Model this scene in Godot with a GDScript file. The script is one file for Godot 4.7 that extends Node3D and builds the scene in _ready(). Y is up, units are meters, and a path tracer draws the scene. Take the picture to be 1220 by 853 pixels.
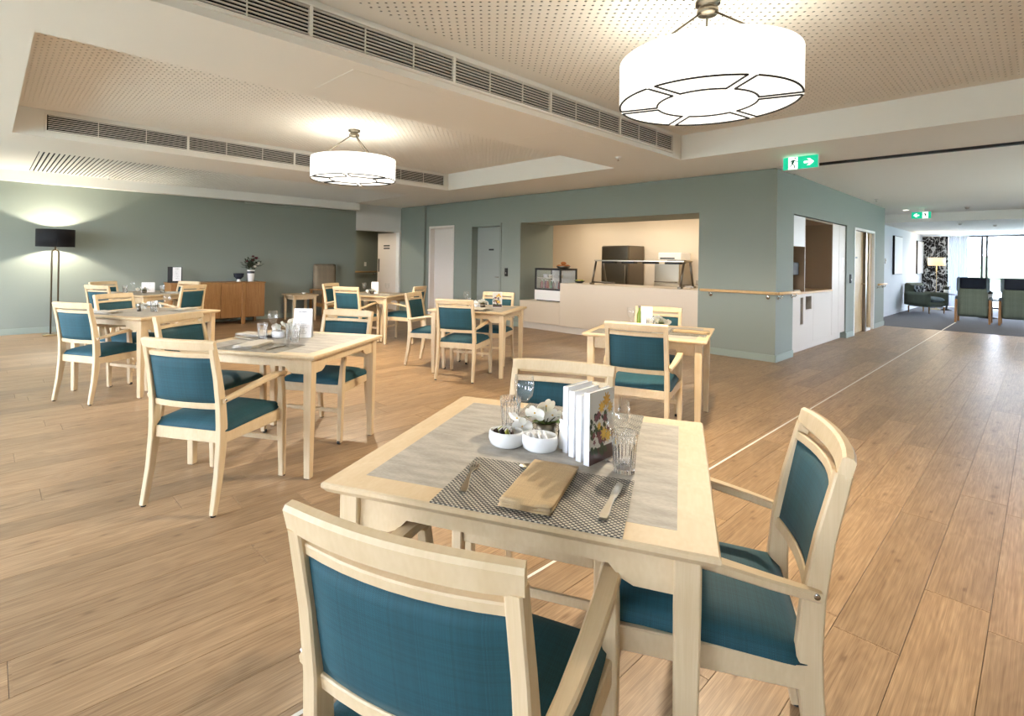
extends Node3D
# A care-home dining room: seven set tables with teal armchairs, two drum pendants under perforated ceiling trays,
# a servery in the back wall, a drinks station along the hall and a lounge with a window beyond it.
# x runs along the servery wall, -z along the hall towards the lounge, y up, metres.

var M := {}
var taken := {}
var rng := RandomNumberGenerator.new()
const TH := 0.765        # table height
const CEIL := 2.72
const TRAY := 3.04

# ---------------------------------------------------------------- helpers
func numbered(n: String) -> String:
	if not taken.has(n):
		taken[n] = 0
		return n
	taken[n] += 1
	return "%s_%03d" % [n, taken[n]]

func part(called: String, mesh: Mesh, m: Material, parent: Node3D, at := Vector3.ZERO) -> MeshInstance3D:
	var o := MeshInstance3D.new()
	o.mesh = mesh
	o.material_override = m
	o.position = at
	o.name = called
	parent.add_child(o, true)
	return o

func thing(called: String, label: String, category: String, at := Vector3.ZERO, turn := 0.0, group := "") -> Node3D:
	var o := Node3D.new()
	o.name = numbered(called)
	add_child(o)
	o.position = at
	o.rotation.y = turn
	o.set_meta("label", label)
	o.set_meta("category", category)
	if group != "":
		o.set_meta("group", group)
	return o

func copy_of(src: Node3D, label: String, at: Vector3, turn: float, group := "") -> Node3D:
	var o: Node3D = src.duplicate()
	o.name = numbered(String(src.get_meta("base")))
	add_child(o)
	o.position = at
	o.rotation.y = turn
	o.set_meta("label", label)
	if group != "":
		o.set_meta("group", group)
	return o

func tag(o: Node3D, label: String, category: String, group := "") -> void:
	o.set_meta("label", label)
	o.set_meta("category", category)
	if group != "":
		o.set_meta("group", group)

func one(called: String, mesh: Mesh, m: Material, label: String, category: String, at := Vector3.ZERO, turn := 0.0, group := "") -> MeshInstance3D:
	var o := MeshInstance3D.new()
	o.mesh = mesh
	o.material_override = m
	o.name = numbered(called)
	add_child(o)
	o.position = at
	o.rotation.y = turn
	tag(o, label, category, group)
	return o

func struct(called: String, mesh: Mesh, m: Material, label: String, category: String) -> MeshInstance3D:
	var o := MeshInstance3D.new()
	o.mesh = mesh
	o.material_override = m
	o.name = called
	add_child(o)
	tag(o, label, category)
	o.set_meta("kind", "structure")
	return o

func struct_node(called: String, label: String, category: String, at := Vector3.ZERO, turn := 0.0) -> Node3D:
	var o := Node3D.new()
	o.name = called
	add_child(o)
	o.position = at
	o.rotation.y = turn
	tag(o, label, category)
	o.set_meta("kind", "structure")
	return o

# ---- mesh building
func ST(smooth := false) -> SurfaceTool:
	var s := SurfaceTool.new()
	s.begin(Mesh.PRIMITIVE_TRIANGLES)
	s.set_smooth_group(0 if smooth else -1)
	return s

func done(s: SurfaceTool) -> ArrayMesh:
	s.generate_normals()
	return s.commit()

func face(s: SurfaceTool, p: Array, out: Vector3) -> void:
	# a convex polygon turned so that its front (clockwise) looks towards out
	var n: Vector3 = (p[1] - p[0]).cross(p[2] - p[0])
	if n.length() < 1e-12 and p.size() > 3:
		n = (p[2] - p[0]).cross(p[3] - p[0])
	var flip: bool = n.dot(out) > 0.0
	for i in range(1, p.size() - 1):
		s.add_vertex(p[0])
		if flip:
			s.add_vertex(p[i + 1]); s.add_vertex(p[i])
		else:
			s.add_vertex(p[i]); s.add_vertex(p[i + 1])

func box(s: SurfaceTool, a: Vector3, b: Vector3, c := 0.0) -> void:
	# box between two corners with chamfered edges
	var lo := Vector3(minf(a.x, b.x), minf(a.y, b.y), minf(a.z, b.z))
	var hi := Vector3(maxf(a.x, b.x), maxf(a.y, b.y), maxf(a.z, b.z))
	var h := (hi - lo) / 2.0
	var m := (hi + lo) / 2.0
	obox(s, Transform3D(Basis(), m), h, c)

func obox(s: SurfaceTool, t: Transform3D, h: Vector3, c := 0.0) -> void:
	c = minf(c, minf(h.x, minf(h.y, h.z)) * 0.9)
	var P := func(x: float, y: float, z: float) -> Vector3: return t * Vector3(x, y, z)
	for ax in 3:
		for sg in [-1.0, 1.0]:
			var u := (ax + 1) % 3
			var v := (ax + 2) % 3
			var pts := []
			for k in [[-1, -1], [1, -1], [1, 1], [-1, 1]]:
				var q := Vector3.ZERO
				q[ax] = sg * h[ax]
				q[u] = k[0] * (h[u] - c)
				q[v] = k[1] * (h[v] - c)
				pts.append(t * q)
			var o := Vector3.ZERO
			o[ax] = sg
			face(s, pts, t.basis * o)
	if c <= 0.0:
		return
	for ax in 3:
		var u := (ax + 1) % 3
		var v := (ax + 2) % 3
		for k in [[-1, -1], [1, -1], [1, 1], [-1, 1]]:
			var pts := []
			for e in [[0, -1], [0, 1], [1, 1], [1, -1]]:
				var q := Vector3.ZERO
				q[ax] = e[1] * (h[ax] - c)
				q[u] = k[0] * (h[u] - (c if e[0] == 0 else 0.0))
				q[v] = k[1] * (h[v] - (0.0 if e[0] == 0 else c))
				pts.append(t * q)
			var o := Vector3.ZERO
			o[u] = k[0]; o[v] = k[1]
			face(s, pts, t.basis * o)
	for x in [-1, 1]:
		for y in [-1, 1]:
			for z in [-1, 1]:
				face(s, [t * Vector3(x * h.x, y * (h.y - c), z * (h.z - c)), t * Vector3(x * (h.x - c), y * h.y, z * (h.z - c)), t * Vector3(x * (h.x - c), y * (h.y - c), z * h.z)], t.basis * Vector3(x, y, z))

func bm(a: Vector3, b: Vector3, c := 0.0) -> ArrayMesh:
	var s := ST()
	box(s, a, b, c)
	return done(s)

func cb(size: Vector3, c := 0.0) -> ArrayMesh:
	return bm(-size / 2.0, size / 2.0, c)

func sweep(s: SurfaceTool, pts: Array, half: Array, side: Vector3, c := 0.004) -> void:
	# a chamfered rectangular bar along pts; half[i] = (across side, across the other); side = direction of the first width
	var rings := []
	var n := pts.size()
	for i in n:
		var d: Vector3 = (pts[mini(i + 1, n - 1)] - pts[maxi(i - 1, 0)]).normalized()
		var r := (side - d * side.dot(d)).normalized()
		var u := d.cross(r).normalized()
		var hw: float = half[mini(i, half.size() - 1)].x
		var hh: float = half[mini(i, half.size() - 1)].y
		var ring := []
		for q in [[-hw + c, -hh], [hw - c, -hh], [hw, -hh + c], [hw, hh - c], [hw - c, hh], [-hw + c, hh], [-hw, hh - c], [-hw, -hh + c]]:
			ring.append(pts[i] + r * q[0] + u * q[1])
		rings.append(ring)
	for i in n - 1:
		var mid: Vector3 = (pts[i] + pts[i + 1]) / 2.0
		for k in 8:
			var k2 := (k + 1) % 8
			var q := [rings[i][k], rings[i][k2], rings[i + 1][k2], rings[i + 1][k]]
			face(s, q, (q[0] + q[1] + q[2] + q[3]) / 4.0 - mid)
	face(s, rings[0], pts[0] - pts[1])
	face(s, rings[n - 1], pts[n - 1] - pts[n - 2])

func bar(pts: Array, half: Array, side: Vector3, c := 0.004) -> ArrayMesh:
	var s := ST()
	sweep(s, pts, half, side, c)
	return done(s)

func tube(s: SurfaceTool, pts: Array, radii: Array, sides := 10) -> void:
	var rings := []
	var n := pts.size()
	# the axis that the path follows least
	var along := Vector3.ZERO
	for i in n - 1:
		along += (pts[i + 1] - pts[i]).abs()
	var ref := Vector3.RIGHT
	if along.y <= along.x and along.y <= along.z:
		ref = Vector3.UP
	elif along.z < along.x:
		ref = Vector3(0, 0, 1)
	for i in n:
		var d: Vector3 = (pts[mini(i + 1, n - 1)] - pts[maxi(i - 1, 0)]).normalized()
		var r := (ref - d * ref.dot(d)).normalized()
		var u := d.cross(r)
		var ring := []
		var rad: float = radii[mini(i, radii.size() - 1)]
		for k in sides:
			var a := TAU * k / sides
			ring.append(pts[i] + (r * cos(a) + u * sin(a)) * rad)
		rings.append(ring)
	for i in n - 1:
		var mid: Vector3 = (pts[i] + pts[i + 1]) / 2.0
		for k in sides:
			var k2 := (k + 1) % sides
			var q := [rings[i][k], rings[i][k2], rings[i + 1][k2], rings[i + 1][k]]
			face(s, q, (q[0] + q[1] + q[2] + q[3]) / 4.0 - mid)
	face(s, rings[0], pts[0] - pts[1])
	face(s, rings[n - 1], pts[n - 1] - pts[n - 2])

func tm(pts: Array, radii: Array, sides := 10) -> ArrayMesh:
	var s := ST(true)
	tube(s, pts, radii, sides)
	return done(s)

func lathe(s: SurfaceTool, prof: Array, sides := 24, squash := Vector2.ONE) -> void:
	# prof: points (radius, height), the outside first going up, so that the outside faces away from the axis
	for i in prof.size() - 1:
		var a: Vector2 = prof[i]
		var b: Vector2 = prof[i + 1]
		var nr := Vector2(b.y - a.y, a.x - b.x)
		for k in sides:
			var t0 := TAU * k / sides
			var t1 := TAU * (k + 1) / sides
			var c0 := Vector3(cos(t0) * squash.x, 0, sin(t0) * squash.y)
			var c1 := Vector3(cos(t1) * squash.x, 0, sin(t1) * squash.y)
			var cm := (c0 + c1) / 2.0
			var o := cm * nr.x + Vector3.UP * nr.y
			var q := []
			if a.x > 1e-6:
				q.append(c0 * a.x + Vector3.UP * a.y)
				q.append(c1 * a.x + Vector3.UP * a.y)
			else:
				q.append(Vector3.UP * a.y)
			if b.x > 1e-6:
				q.append(c1 * b.x + Vector3.UP * b.y)
				q.append(c0 * b.x + Vector3.UP * b.y)
			else:
				q.append(Vector3.UP * b.y)
			if q.size() >= 3:
				face(s, q, o)

func lm(prof: Array, sides := 24, squash := Vector2.ONE, smooth := true) -> ArrayMesh:
	var s := ST(smooth)
	lathe(s, prof, sides, squash)
	return done(s)

func prism(s: SurfaceTool, poly: Array, t: Transform3D, depth: float) -> void:
	# polygon in local xy, extruded along local +z
	var pv := PackedVector2Array(poly)
	var idx := Geometry2D.triangulate_polygon(pv)
	for i in range(0, idx.size(), 3):
		var a := []
		var b := []
		for k in 3:
			var q: Vector2 = pv[idx[i + k]]
			a.append(t * Vector3(q.x, q.y, 0))
			b.append(t * Vector3(q.x, q.y, depth))
		face(s, a, -t.basis.z)
		face(s, b, t.basis.z)
	var cw := Geometry2D.is_polygon_clockwise(pv)
	for i in pv.size():
		var p: Vector2 = pv[i]
		var q: Vector2 = pv[(i + 1) % pv.size()]
		var e := q - p
		var nr := Vector2(e.y, -e.x)
		# is_polygon_clockwise is for y down; a polygon that is not clockwise there runs the other way round here
		if cw:
			nr = nr
		else:
			nr = -nr
		var o := t.basis * Vector3(nr.x, nr.y, 0)
		# settle the outward side by testing a point
		var mid := (p + q) / 2.0 + nr.normalized() * 0.0005
		if Geometry2D.is_point_in_polygon(mid, pv):
			o = -o
		face(s, [t * Vector3(p.x, p.y, 0), t * Vector3(q.x, q.y, 0), t * Vector3(q.x, q.y, depth), t * Vector3(p.x, p.y, depth)], o)

func pm(poly: Array, t: Transform3D, depth: float) -> ArrayMesh:
	var s := ST()
	prism(s, poly, t, depth)
	return done(s)

func flat_up() -> Transform3D:
	# local xy -> world x, -z; extruded upwards
	return Transform3D(Basis(Vector3.RIGHT, Vector3.FORWARD, Vector3.UP), Vector3.ZERO)

func grid(s: SurfaceTool, nu: int, nv: int, f: Callable, out: Vector3) -> void:
	for i in nu:
		for j in nv:
			var a: Vector3 = f.call(float(i) / nu, float(j) / nv)
			var b: Vector3 = f.call(float(i + 1) / nu, float(j) / nv)
			var c: Vector3 = f.call(float(i + 1) / nu, float(j + 1) / nv)
			var d: Vector3 = f.call(float(i) / nu, float(j + 1) / nv)
			face(s, [a, b, c], out)
			face(s, [a, c, d], out)

func cushion(hx: float, hy: float, hz: float, puff: float, n := 10) -> ArrayMesh:
	# an upholstered block: a superellipsoid-like closed surface
	var s := ST(true)
	var f := func(u: float, v: float, top: bool) -> Vector3:
		var a := u * 2.0 - 1.0
		var b := v * 2.0 - 1.0
		var e := 1.0 - pow(maxf(absf(a), absf(b)), 6.0)
		var x := signf(a) * pow(absf(a), 0.8) * hx
		var z := signf(b) * pow(absf(b), 0.8) * hz
		# round the corners in plan
		var k := 1.0 - 0.045 * pow(absf(a * b), 8.0)
		var y := hy * e + puff * (1.0 - a * a) * (1.0 - b * b) * e
		return Vector3(x * k, y if top else -hy * e, z * k)
	for i in n:
		for j in n:
			for top in [true, false]:
				var q := []
				for k in [[0, 0], [1, 0], [1, 1], [0, 1]]:
					q.append(f.call(float(i + k[0]) / n, float(j + k[1]) / n, top))
				face(s, [q[0], q[1], q[2]], Vector3.UP if top else Vector3.DOWN)
				face(s, [q[0], q[2], q[3]], Vector3.UP if top else Vector3.DOWN)
	return done(s)

func turned(m: ArrayMesh, b: Basis) -> ArrayMesh:
	var s := SurfaceTool.new()
	s.begin(Mesh.PRIMITIVE_TRIANGLES)
	s.append_from(m, 0, Transform3D(b, Vector3.ZERO))
	return s.commit()

func upright(hx: float, hy: float, hz: float) -> ArrayMesh:
	# a pad whose broad faces look along z
	return turned(cushion(hx, hz, hy, 0.0, 10), Basis(Vector3.RIGHT, PI / 2))

func sideways(hx: float, hy: float, hz: float) -> ArrayMesh:
	# a pad whose broad faces look along x
	return turned(cushion(hy, hx, hz, 0.0, 10), Basis(Vector3(0, 0, 1), PI / 2))

# ---------------------------------------------------------------- materials
func mat(c: Color, rough := 0.6, metal := 0.0) -> StandardMaterial3D:
	var m := StandardMaterial3D.new()
	m.albedo_color = c
	m.roughness = rough
	m.metallic = metal
	m.metallic_specular = 0.5
	return m

func rgb8(r: int, g: int, b: int) -> Color:
	return Color(r / 255.0, g / 255.0, b / 255.0)

func glow(c: Color, e: float, base := Color(0.9, 0.9, 0.88)) -> StandardMaterial3D:
	var m := mat(base, 0.6)
	m.emission_enabled = true
	m.emission = c
	m.emission_energy_multiplier = e
	return m

func tex(im: Image) -> ImageTexture:
	return ImageTexture.create_from_image(im)

func noise(freq: float, sd: int, oct := 3) -> FastNoiseLite:
	var n := FastNoiseLite.new()
	n.noise_type = FastNoiseLite.TYPE_SIMPLEX_SMOOTH
	n.frequency = freq
	n.seed = sd
	n.fractal_octaves = oct
	return n

func plank_image() -> Image:
	# eight plank faces in a 4 x 2 sheet, 0.8 m across by 2.7 m along the grain
	var w := 1024
	var h := 1024
	var im := Image.create(w, h, false, Image.FORMAT_RGB8)
	var n1 := noise(1.0, 3, 3)
	var n2 := noise(1.0, 11, 2)
	var n3 := noise(1.0, 23, 2)
	var lightc := Color(0.77, 0.645, 0.50)
	var darkc := Color(0.495, 0.38, 0.265)
	var rg := RandomNumberGenerator.new()
	rg.seed = 5
	var knots := []
	for i in 8:
		for k in 2:
			knots.append([i, Vector2(rg.randf_range(0.03, 0.17), rg.randf_range(0.1, 1.25)), rg.randf_range(0.006, 0.014)])
	for py in h:
		var z := py * 2.7 / h
		var row := 0 if z < 1.35 else 1
		for px in w:
			var x := px * 0.8 / w
			var col := int(x / 0.2)
			var id := row * 4 + col
			var lx := x - col * 0.2
			var lz := z - row * 1.35
			var ox := id * 7.3
			var warp := n1.get_noise_2d(lx * 5.0 + ox, lz * 1.3 + ox)
			var kd := 0.0
			for kk in [knots[id * 2], knots[id * 2 + 1]]:
				var dv := Vector2((lx - kk[1].x) * 1.0, (lz - kk[1].y) * 0.35)
				var q: float = dv.length() / kk[2]
				if q < 6.0:
					warp += 0.5 * exp(-q * 0.6)
					kd = maxf(kd, exp(-q * q * 1.2))
			var rings := sin((lx * 26.0 + warp * 5.0) * TAU * 0.55)
			var streak := n2.get_noise_2d(lx * 95.0 + ox, lz * 1.5)
			var pore := n3.get_noise_2d(lx * 380.0 + ox, lz * 6.0)
			var v := 0.42 - 0.06 * rings - 0.28 * streak - 0.26 * pore - 0.16 * n1.get_noise_2d(lx * 9.0 + ox + 50.0, lz * 2.0)
			v = clampf(v + 0.55 * kd, 0.0, 1.0)
			im.set_pixel(px, py, lightc.lerp(darkc, v))
	return im

func beech_image() -> Image:
	var w := 256
	var h := 512
	var im := Image.create(w, h, false, Image.FORMAT_RGB8)
	var n1 := noise(1.0, 31, 3)
	var n2 := noise(1.0, 37, 2)
	for y in h:
		for x in w:
			# made to wrap round in both directions
			var a := TAU * x / w
			var b := TAU * y / h
			var s := n1.get_noise_3d(cos(a) * 2.4, sin(a) * 2.4, sin(b) * 0.5)
			var f := n2.get_noise_3d(cos(a) * 14.0, sin(a) * 14.0, sin(b) * 1.6 + cos(b))
			var v := clampf(0.5 + 0.35 * s + 0.28 * f, 0.0, 1.0)
			im.set_pixel(x, y, Color(0.93, 0.90, 0.85).lerp(Color(1.0, 1.0, 1.0), v))
	return im

func oak_image() -> Image:
	var w := 256
	var h := 512
	var im := Image.create(w, h, false, Image.FORMAT_RGB8)
	var n1 := noise(1.0, 41, 3)
	for y in h:
		for x in w:
			var a := TAU * x / w
			var b := TAU * y / h
			var s := n1.get_noise_3d(cos(a) * 4.0, sin(a) * 4.0, sin(b) * 0.7)
			var f := n1.get_noise_3d(cos(a) * 22.0, sin(a) * 22.0, sin(b) * 3.0 + 9.0)
			var v := clampf(0.5 + 0.5 * s + 0.4 * f, 0.0, 1.0)
			im.set_pixel(x, y, Color(0.74, 0.68, 0.58).lerp(Color(1.0, 1.0, 1.0), v))
	return im

func weave_image(n: int, cell: int, seed_: int, lo: float) -> Image:
	var im := Image.create(n, n, false, Image.FORMAT_RGB8)
	var rg := RandomNumberGenerator.new()
	rg.seed = seed_
	var rows := []
	var cols := []
	for i in n:
		rows.append(rg.randf_range(lo, 1.0))
		cols.append(rg.randf_range(lo, 1.0))
	for y in n:
		for x in n:
			var over := ((x / cell) + (y / cell)) % 2 == 0
			var v: float = rows[y / cell * cell] if over else cols[x / cell * cell]
			var e := 0.82 if ((y % cell == 0 and over) or (x % cell == 0 and not over)) else 1.0
			v *= e * rg.randf_range(0.93, 1.0)
			im.set_pixel(x, y, Color(v, v, v))
	return im

func mat_image() -> Image:
	# woven placemat: pale and dark strands in a basket weave
	var n := 256
	var im := Image.create(n, n, false, Image.FORMAT_RGB8)
	var rg := RandomNumberGenerator.new()
	rg.seed = 77
	for y in n:
		for x in n:
			var c := 8
			var i := x / c
			var j := y / c
			var over := (i + j) % 2 == 0
			var col := Color(0.80, 0.77, 0.70) if over else Color(0.24, 0.235, 0.23)
			if x % c == 0 or y % c == 0:
				col = Color(0.30, 0.29, 0.28)
			elif ((i * 7 + j * 13) % 5) == 0:
				col = col.lerp(Color(0.55, 0.53, 0.50), 0.5)
			im.set_pixel(x, y, col * rg.randf_range(0.92, 1.0))
	return im

func laminate_image() -> Image:
	var w := 512
	var im := Image.create(w, w, false, Image.FORMAT_RGB8)
	var n1 := noise(1.0, 51, 3)
	var n2 := noise(1.0, 53, 2)
	for y in w:
		for x in w:
			var s := n1.get_noise_2d(x * 0.010, y * 0.035)
			var f := n2.get_noise_2d(x * 0.09, y * 0.55)
			var v := clampf(0.5 + 0.55 * s + 0.35 * f, 0.0, 1.0)
			im.set_pixel(x, y, Color(0.59, 0.56, 0.515).lerp(Color(0.74, 0.71, 0.66), v))
	return im

func curtain_image() -> Image:
	var w := 256
	var im := Image.create(w, w, false, Image.FORMAT_RGB8)
	var n1 := noise(0.035, 61, 2)
	var n2 := noise(0.05, 67, 2)
	for y in w:
		for x in w:
			var a := absf(n1.get_noise_2d(x, y * 0.7)) < 0.10 or absf(n2.get_noise_2d(x * 1.2, y)) < 0.07
			im.set_pixel(x, y, Color(0.72, 0.74, 0.76) if a else Color(0.035, 0.04, 0.06))
	return im

func flower_print() -> Image:
	# the printed cover: yellow and rust blooms over dark leaves on a pale ground
	var w := 160
	var h := 224
	var im := Image.create(w, h, false, Image.FORMAT_RGB8)
	im.fill(Color(0.80, 0.78, 0.73))
	im.fill_rect(Rect2i(0, 178, w, 46), Color(0.26, 0.16, 0.14))
	var rg := RandomNumberGenerator.new()
	rg.seed = 12
	var blob := func(cx: float, cy: float, r: float, c: Color, petals: int) -> void:
		for y in range(maxi(0, int(cy - r)), mini(h, int(cy + r) + 1)):
			for x in range(maxi(0, int(cx - r)), mini(w, int(cx + r) + 1)):
				var d := Vector2(x - cx, y - cy)
				var lim := r * (0.78 + 0.22 * sin(d.angle() * petals))
				if d.length() < lim:
					im.set_pixel(x, y, c.lerp(c.darkened(0.45), (0.5 + 0.5 * sin(d.angle() * petals * 2.0)) * 0.6 * d.length() / r))
	for i in 34:
		blob.call(rg.randf_range(10, 110), rg.randf_range(70, 200), rg.randf_range(8, 16), Color(0.09, 0.17, 0.06).lerp(Color(0.26, 0.32, 0.12), rg.randf()), 2)
	for i in 16:
		blob.call(rg.randf_range(20, 120), rg.randf_range(60, 160), rg.randf_range(9, 16), Color(0.42, 0.16, 0.12).lerp(Color(0.5, 0.3, 0.36), rg.randf()), 5)
	for q in [[108, 34, 26], [76, 52, 22], [132, 60, 20], [92, 138, 24], [120, 150, 22], [60, 110, 14]]:
		blob.call(q[0], q[1], q[2], Color(0.86, 0.62, 0.14).lerp(Color(0.9, 0.74, 0.3), rg.randf()), 9)
	blob.call(22, 110, 13, Color(0.86, 0.85, 0.82), 5)
	return im

func scribble_image(seed_: int) -> Image:
	# a printed page: a heading, then short lines too small to read
	var w := 128
	var h := 192
	var im := Image.create(w, h, false, Image.FORMAT_RGB8)
	im.fill(Color(0.93, 0.92, 0.91))
	var rg := RandomNumberGenerator.new()
	rg.seed = seed_
	var ink := Color(0.16, 0.15, 0.18)
	var x := 34
	while x < 92:
		var hh := rg.randi_range(3, 9)
		im.fill_rect(Rect2i(x, 20 - hh / 2, 2, hh), ink)
		im.fill_rect(Rect2i(x, 20 + rg.randi_range(-3, 2), 5, 2), ink)
		x += rg.randi_range(4, 7)
	var y := 40
	while y < 176:
		var a := rg.randi_range(30, 50)
		var b := 128 - a
		x = a
		while x < b:
			var l := rg.randi_range(2, 8)
			if rg.randf() < 0.75:
				im.fill_rect(Rect2i(x, y, l, 2), ink.lerp(Color(0.6, 0.6, 0.62), rg.randf() * 0.6))
			x += l + 2
		y += rg.randi_range(7, 16)
	return im

func speckle_image(c: Color, amp: float, seed_: int) -> Image:
	var w := 256
	var im := Image.create(w, w, false, Image.FORMAT_RGB8)
	var rg := RandomNumberGenerator.new()
	rg.seed = seed_
	for y in w:
		for x in w:
			var v := 1.0 + rg.randf_range(-amp, amp)
			im.set_pixel(x, y, Color(c.r * v, c.g * v, c.b * v))
	return im

func tri(m: StandardMaterial3D, t: Texture2D, scale: Vector3, world := false) -> StandardMaterial3D:
	m.albedo_texture = t
	m.uv1_triplanar = true
	m.uv1_world_triplanar = world
	m.uv1_triplanar_sharpness = 8.0
	m.uv1_scale = scale
	return m

func make_materials() -> void:
	var pl := tex(plank_image())
	for i in 8:
		var t: float = [1.0, 0.93, 1.05, 0.97, 1.02, 0.90, 1.07, 0.96][i]
		var m := tri(mat(Color(minf(t, 1.0), minf(t, 1.0) * 0.995, minf(t, 1.0) * 0.985), 0.38), pl, Vector3(1.25, 1, 1.0 / 2.7))
		m.uv1_offset = Vector3(0.125 + 0.25 * (i % 4), 0, 0.25 + 0.5 * (i / 4))
		M["plank%d" % i] = m
	M.subfloor = mat(rgb8(60, 45, 32), 0.9)
	var bt := tex(beech_image())
	var bc := rgb8(218, 195, 158)
	M.beech_y = tri(mat(bc, 0.5), bt, Vector3(3.0, 0.9, 3.0))
	M.beech_x = tri(mat(bc, 0.55), bt, Vector3(0.9, 3.0, 3.0))
	M.beech_z = tri(mat(bc, 0.5), bt, Vector3(3.0, 3.0, 0.9))
	var ot := tex(oak_image())
	M.oak_y = tri(mat(rgb8(182, 134, 80), 0.5), ot, Vector3(4.0, 1.0, 4.0))
	M.oak_x = tri(mat(rgb8(186, 140, 86), 0.5), ot, Vector3(1.0, 4.0, 4.0))
	M.rail_wood_x = tri(mat(rgb8(222, 184, 132), 0.4), bt, Vector3(0.9, 4.0, 4.0))
	M.rail_wood_z = tri(mat(rgb8(222, 184, 132), 0.4), bt, Vector3(4.0, 4.0, 0.9))
	var wt := tex(weave_image(128, 2, 9, 0.76))
	M.teal = tri(mat(rgb8(27, 90, 101), 0.75), wt, Vector3(9, 9, 9))
	M.teal.rim_enabled = true
	M.teal.rim = 0.25
	M.teal.rim_tint = 0.6
	var lt := tex(laminate_image())
	M.laminate = tri(mat(Color(1, 1, 1), 0.62), lt, Vector3(1.1, 1.1, 1.1))
	M.placemat = tri(mat(Color(1, 1, 1), 0.7), tex(mat_image()), Vector3(4.6, 4.6, 4.6))
	var wf := tex(weave_image(128, 2, 19, 0.93))
	M.napkin = tri(mat(rgb8(222, 190, 142), 0.85), wf, Vector3(14, 14, 14))
	M.napkin_white = tri(mat(rgb8(236, 226, 208), 0.85), wf, Vector3(14, 14, 14))
	M.sage = mat(rgb8(141, 148, 138), 0.75)
	M.ceiling = mat(rgb8(238, 234, 226), 0.9)
	M.white = mat(rgb8(232, 230, 225), 0.6)
	M.skirting = mat(rgb8(150, 160, 150), 0.5)
	M.line = mat(rgb8(232, 226, 214), 0.5)
	M.cavity = mat(rgb8(14, 13, 12), 1.0)  # near-black for felt, and for the painted depth of ceiling gap and grilles
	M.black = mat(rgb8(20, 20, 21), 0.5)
	M.rubber = mat(rgb8(24, 23, 22), 0.7)
	M.steel = mat(rgb8(176, 168, 152), 0.28, 1.0)
	M.steel_dark = mat(rgb8(120, 112, 100), 0.32, 1.0)
	M.chrome = mat(rgb8(215, 212, 205), 0.16, 1.0)
	M.brass = mat(rgb8(176, 160, 128), 0.3, 1.0)
	M.brass_dark = mat(rgb8(96, 84, 62), 0.4, 0.5)
	M.stone = mat(rgb8(212, 196, 174), 0.45)
	M.kitchen_wall = mat(rgb8(214, 200, 180), 0.7)
	M.cabinet = mat(rgb8(206, 196, 184), 0.5)
	M.cabinet_white = mat(rgb8(226, 224, 222), 0.45)
	M.niche = mat(rgb8(150, 126, 100), 0.6)
	M.door_grey = mat(rgb8(150, 155, 148), 0.55)
	M.door_white = mat(rgb8(226, 216, 206), 0.5)
	M.door_wood = tri(mat(rgb8(216, 192, 152), 0.5), ot, Vector3(4.0, 0.8, 4.0))
	M.porcelain = mat(rgb8(240, 238, 234), 0.15)
	M.porcelain.clearcoat_enabled = true
	M.paper = mat(rgb8(238, 237, 236), 0.7)
	for i in 2:
		var pg := mat(Color(1, 1, 1), 0.6)
		pg.albedo_texture = tex(scribble_image(21 + i))
		M["page%d" % i] = pg
	var pr := mat(Color(1, 1, 1), 0.4)
	pr.albedo_texture = tex(flower_print())
	M.print = pr
	var g := mat(Color(1, 1, 1, 0.01), 0.02)
	g.transparency = BaseMaterial3D.TRANSPARENCY_ALPHA
	M.glass = g
	var cg := mat(Color(1, 1, 1, 0.03), 0.02)
	cg.transparency = BaseMaterial3D.TRANSPARENCY_ALPHA
	cg.refraction_enabled = true
	cg.refraction_scale = 0.05
	M.cut_glass = cg
	var pn := mat(Color(0.95, 0.98, 0.97, 0.06), 0.03)
	pn.transparency = BaseMaterial3D.TRANSPARENCY_ALPHA
	M.pane = pn
	M.petal = mat(rgb8(240, 236, 224), 0.6)
	M.petal.backlight_enabled = true
	M.petal.backlight = Color(0.25, 0.25, 0.22)
	M.leaf = mat(rgb8(112, 132, 60), 0.55)
	M.leaf_dark = mat(rgb8(38, 48, 30), 0.6)
	M.bloom_red = mat(rgb8(92, 36, 40), 0.7)
	M.bloom_yellow = mat(rgb8(214, 168, 60), 0.7)
	M.stem = mat(rgb8(84, 96, 52), 0.6)
	M.shade_black = mat(rgb8(12, 13, 18), 0.85)
	M.lining = mat(rgb8(232, 228, 216), 0.7)
	M.carpet = tri(mat(Color(1, 1, 1), 0.95), tex(speckle_image(Color(0.36, 0.36, 0.38), 0.22, 3)), Vector3(1.2, 1.2, 1.2), true)
	M.lounge_wall = mat(rgb8(206, 210, 214), 0.75)
	M.fabric_green = tri(mat(rgb8(138, 150, 132), 0.9), wt, Vector3(7, 7, 7))
	M.fabric_navy = tri(mat(rgb8(38, 48, 66), 0.85), wt, Vector3(7, 7, 7))
	M.fabric_blue = tri(mat(rgb8(148, 168, 176), 0.85), wt, Vector3(7, 7, 7))
	M.fabric_beige = tri(mat(rgb8(176, 160, 134), 0.9), wt, Vector3(7, 7, 7))
	M.curtain = tri(mat(Color(1, 1, 1), 0.9), tex(curtain_image()), Vector3(0.36, 0.36, 0.36), true)
	M.sheer = mat(rgb8(236, 240, 244), 0.9)
	M.sheer.backlight_enabled = true
	M.sheer.backlight = Color(0.6, 0.62, 0.65)
	M.frame_dark = mat(rgb8(46, 48, 54), 0.4, 0.6)
	M.sign_green = glow(rgb8(0, 168, 126), 0.75, rgb8(0, 140, 105))
	M.sign_white = glow(rgb8(255, 255, 255), 0.95)
	M.shade_lit = glow(Color(1.0, 0.98, 0.93), 1.0)
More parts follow.
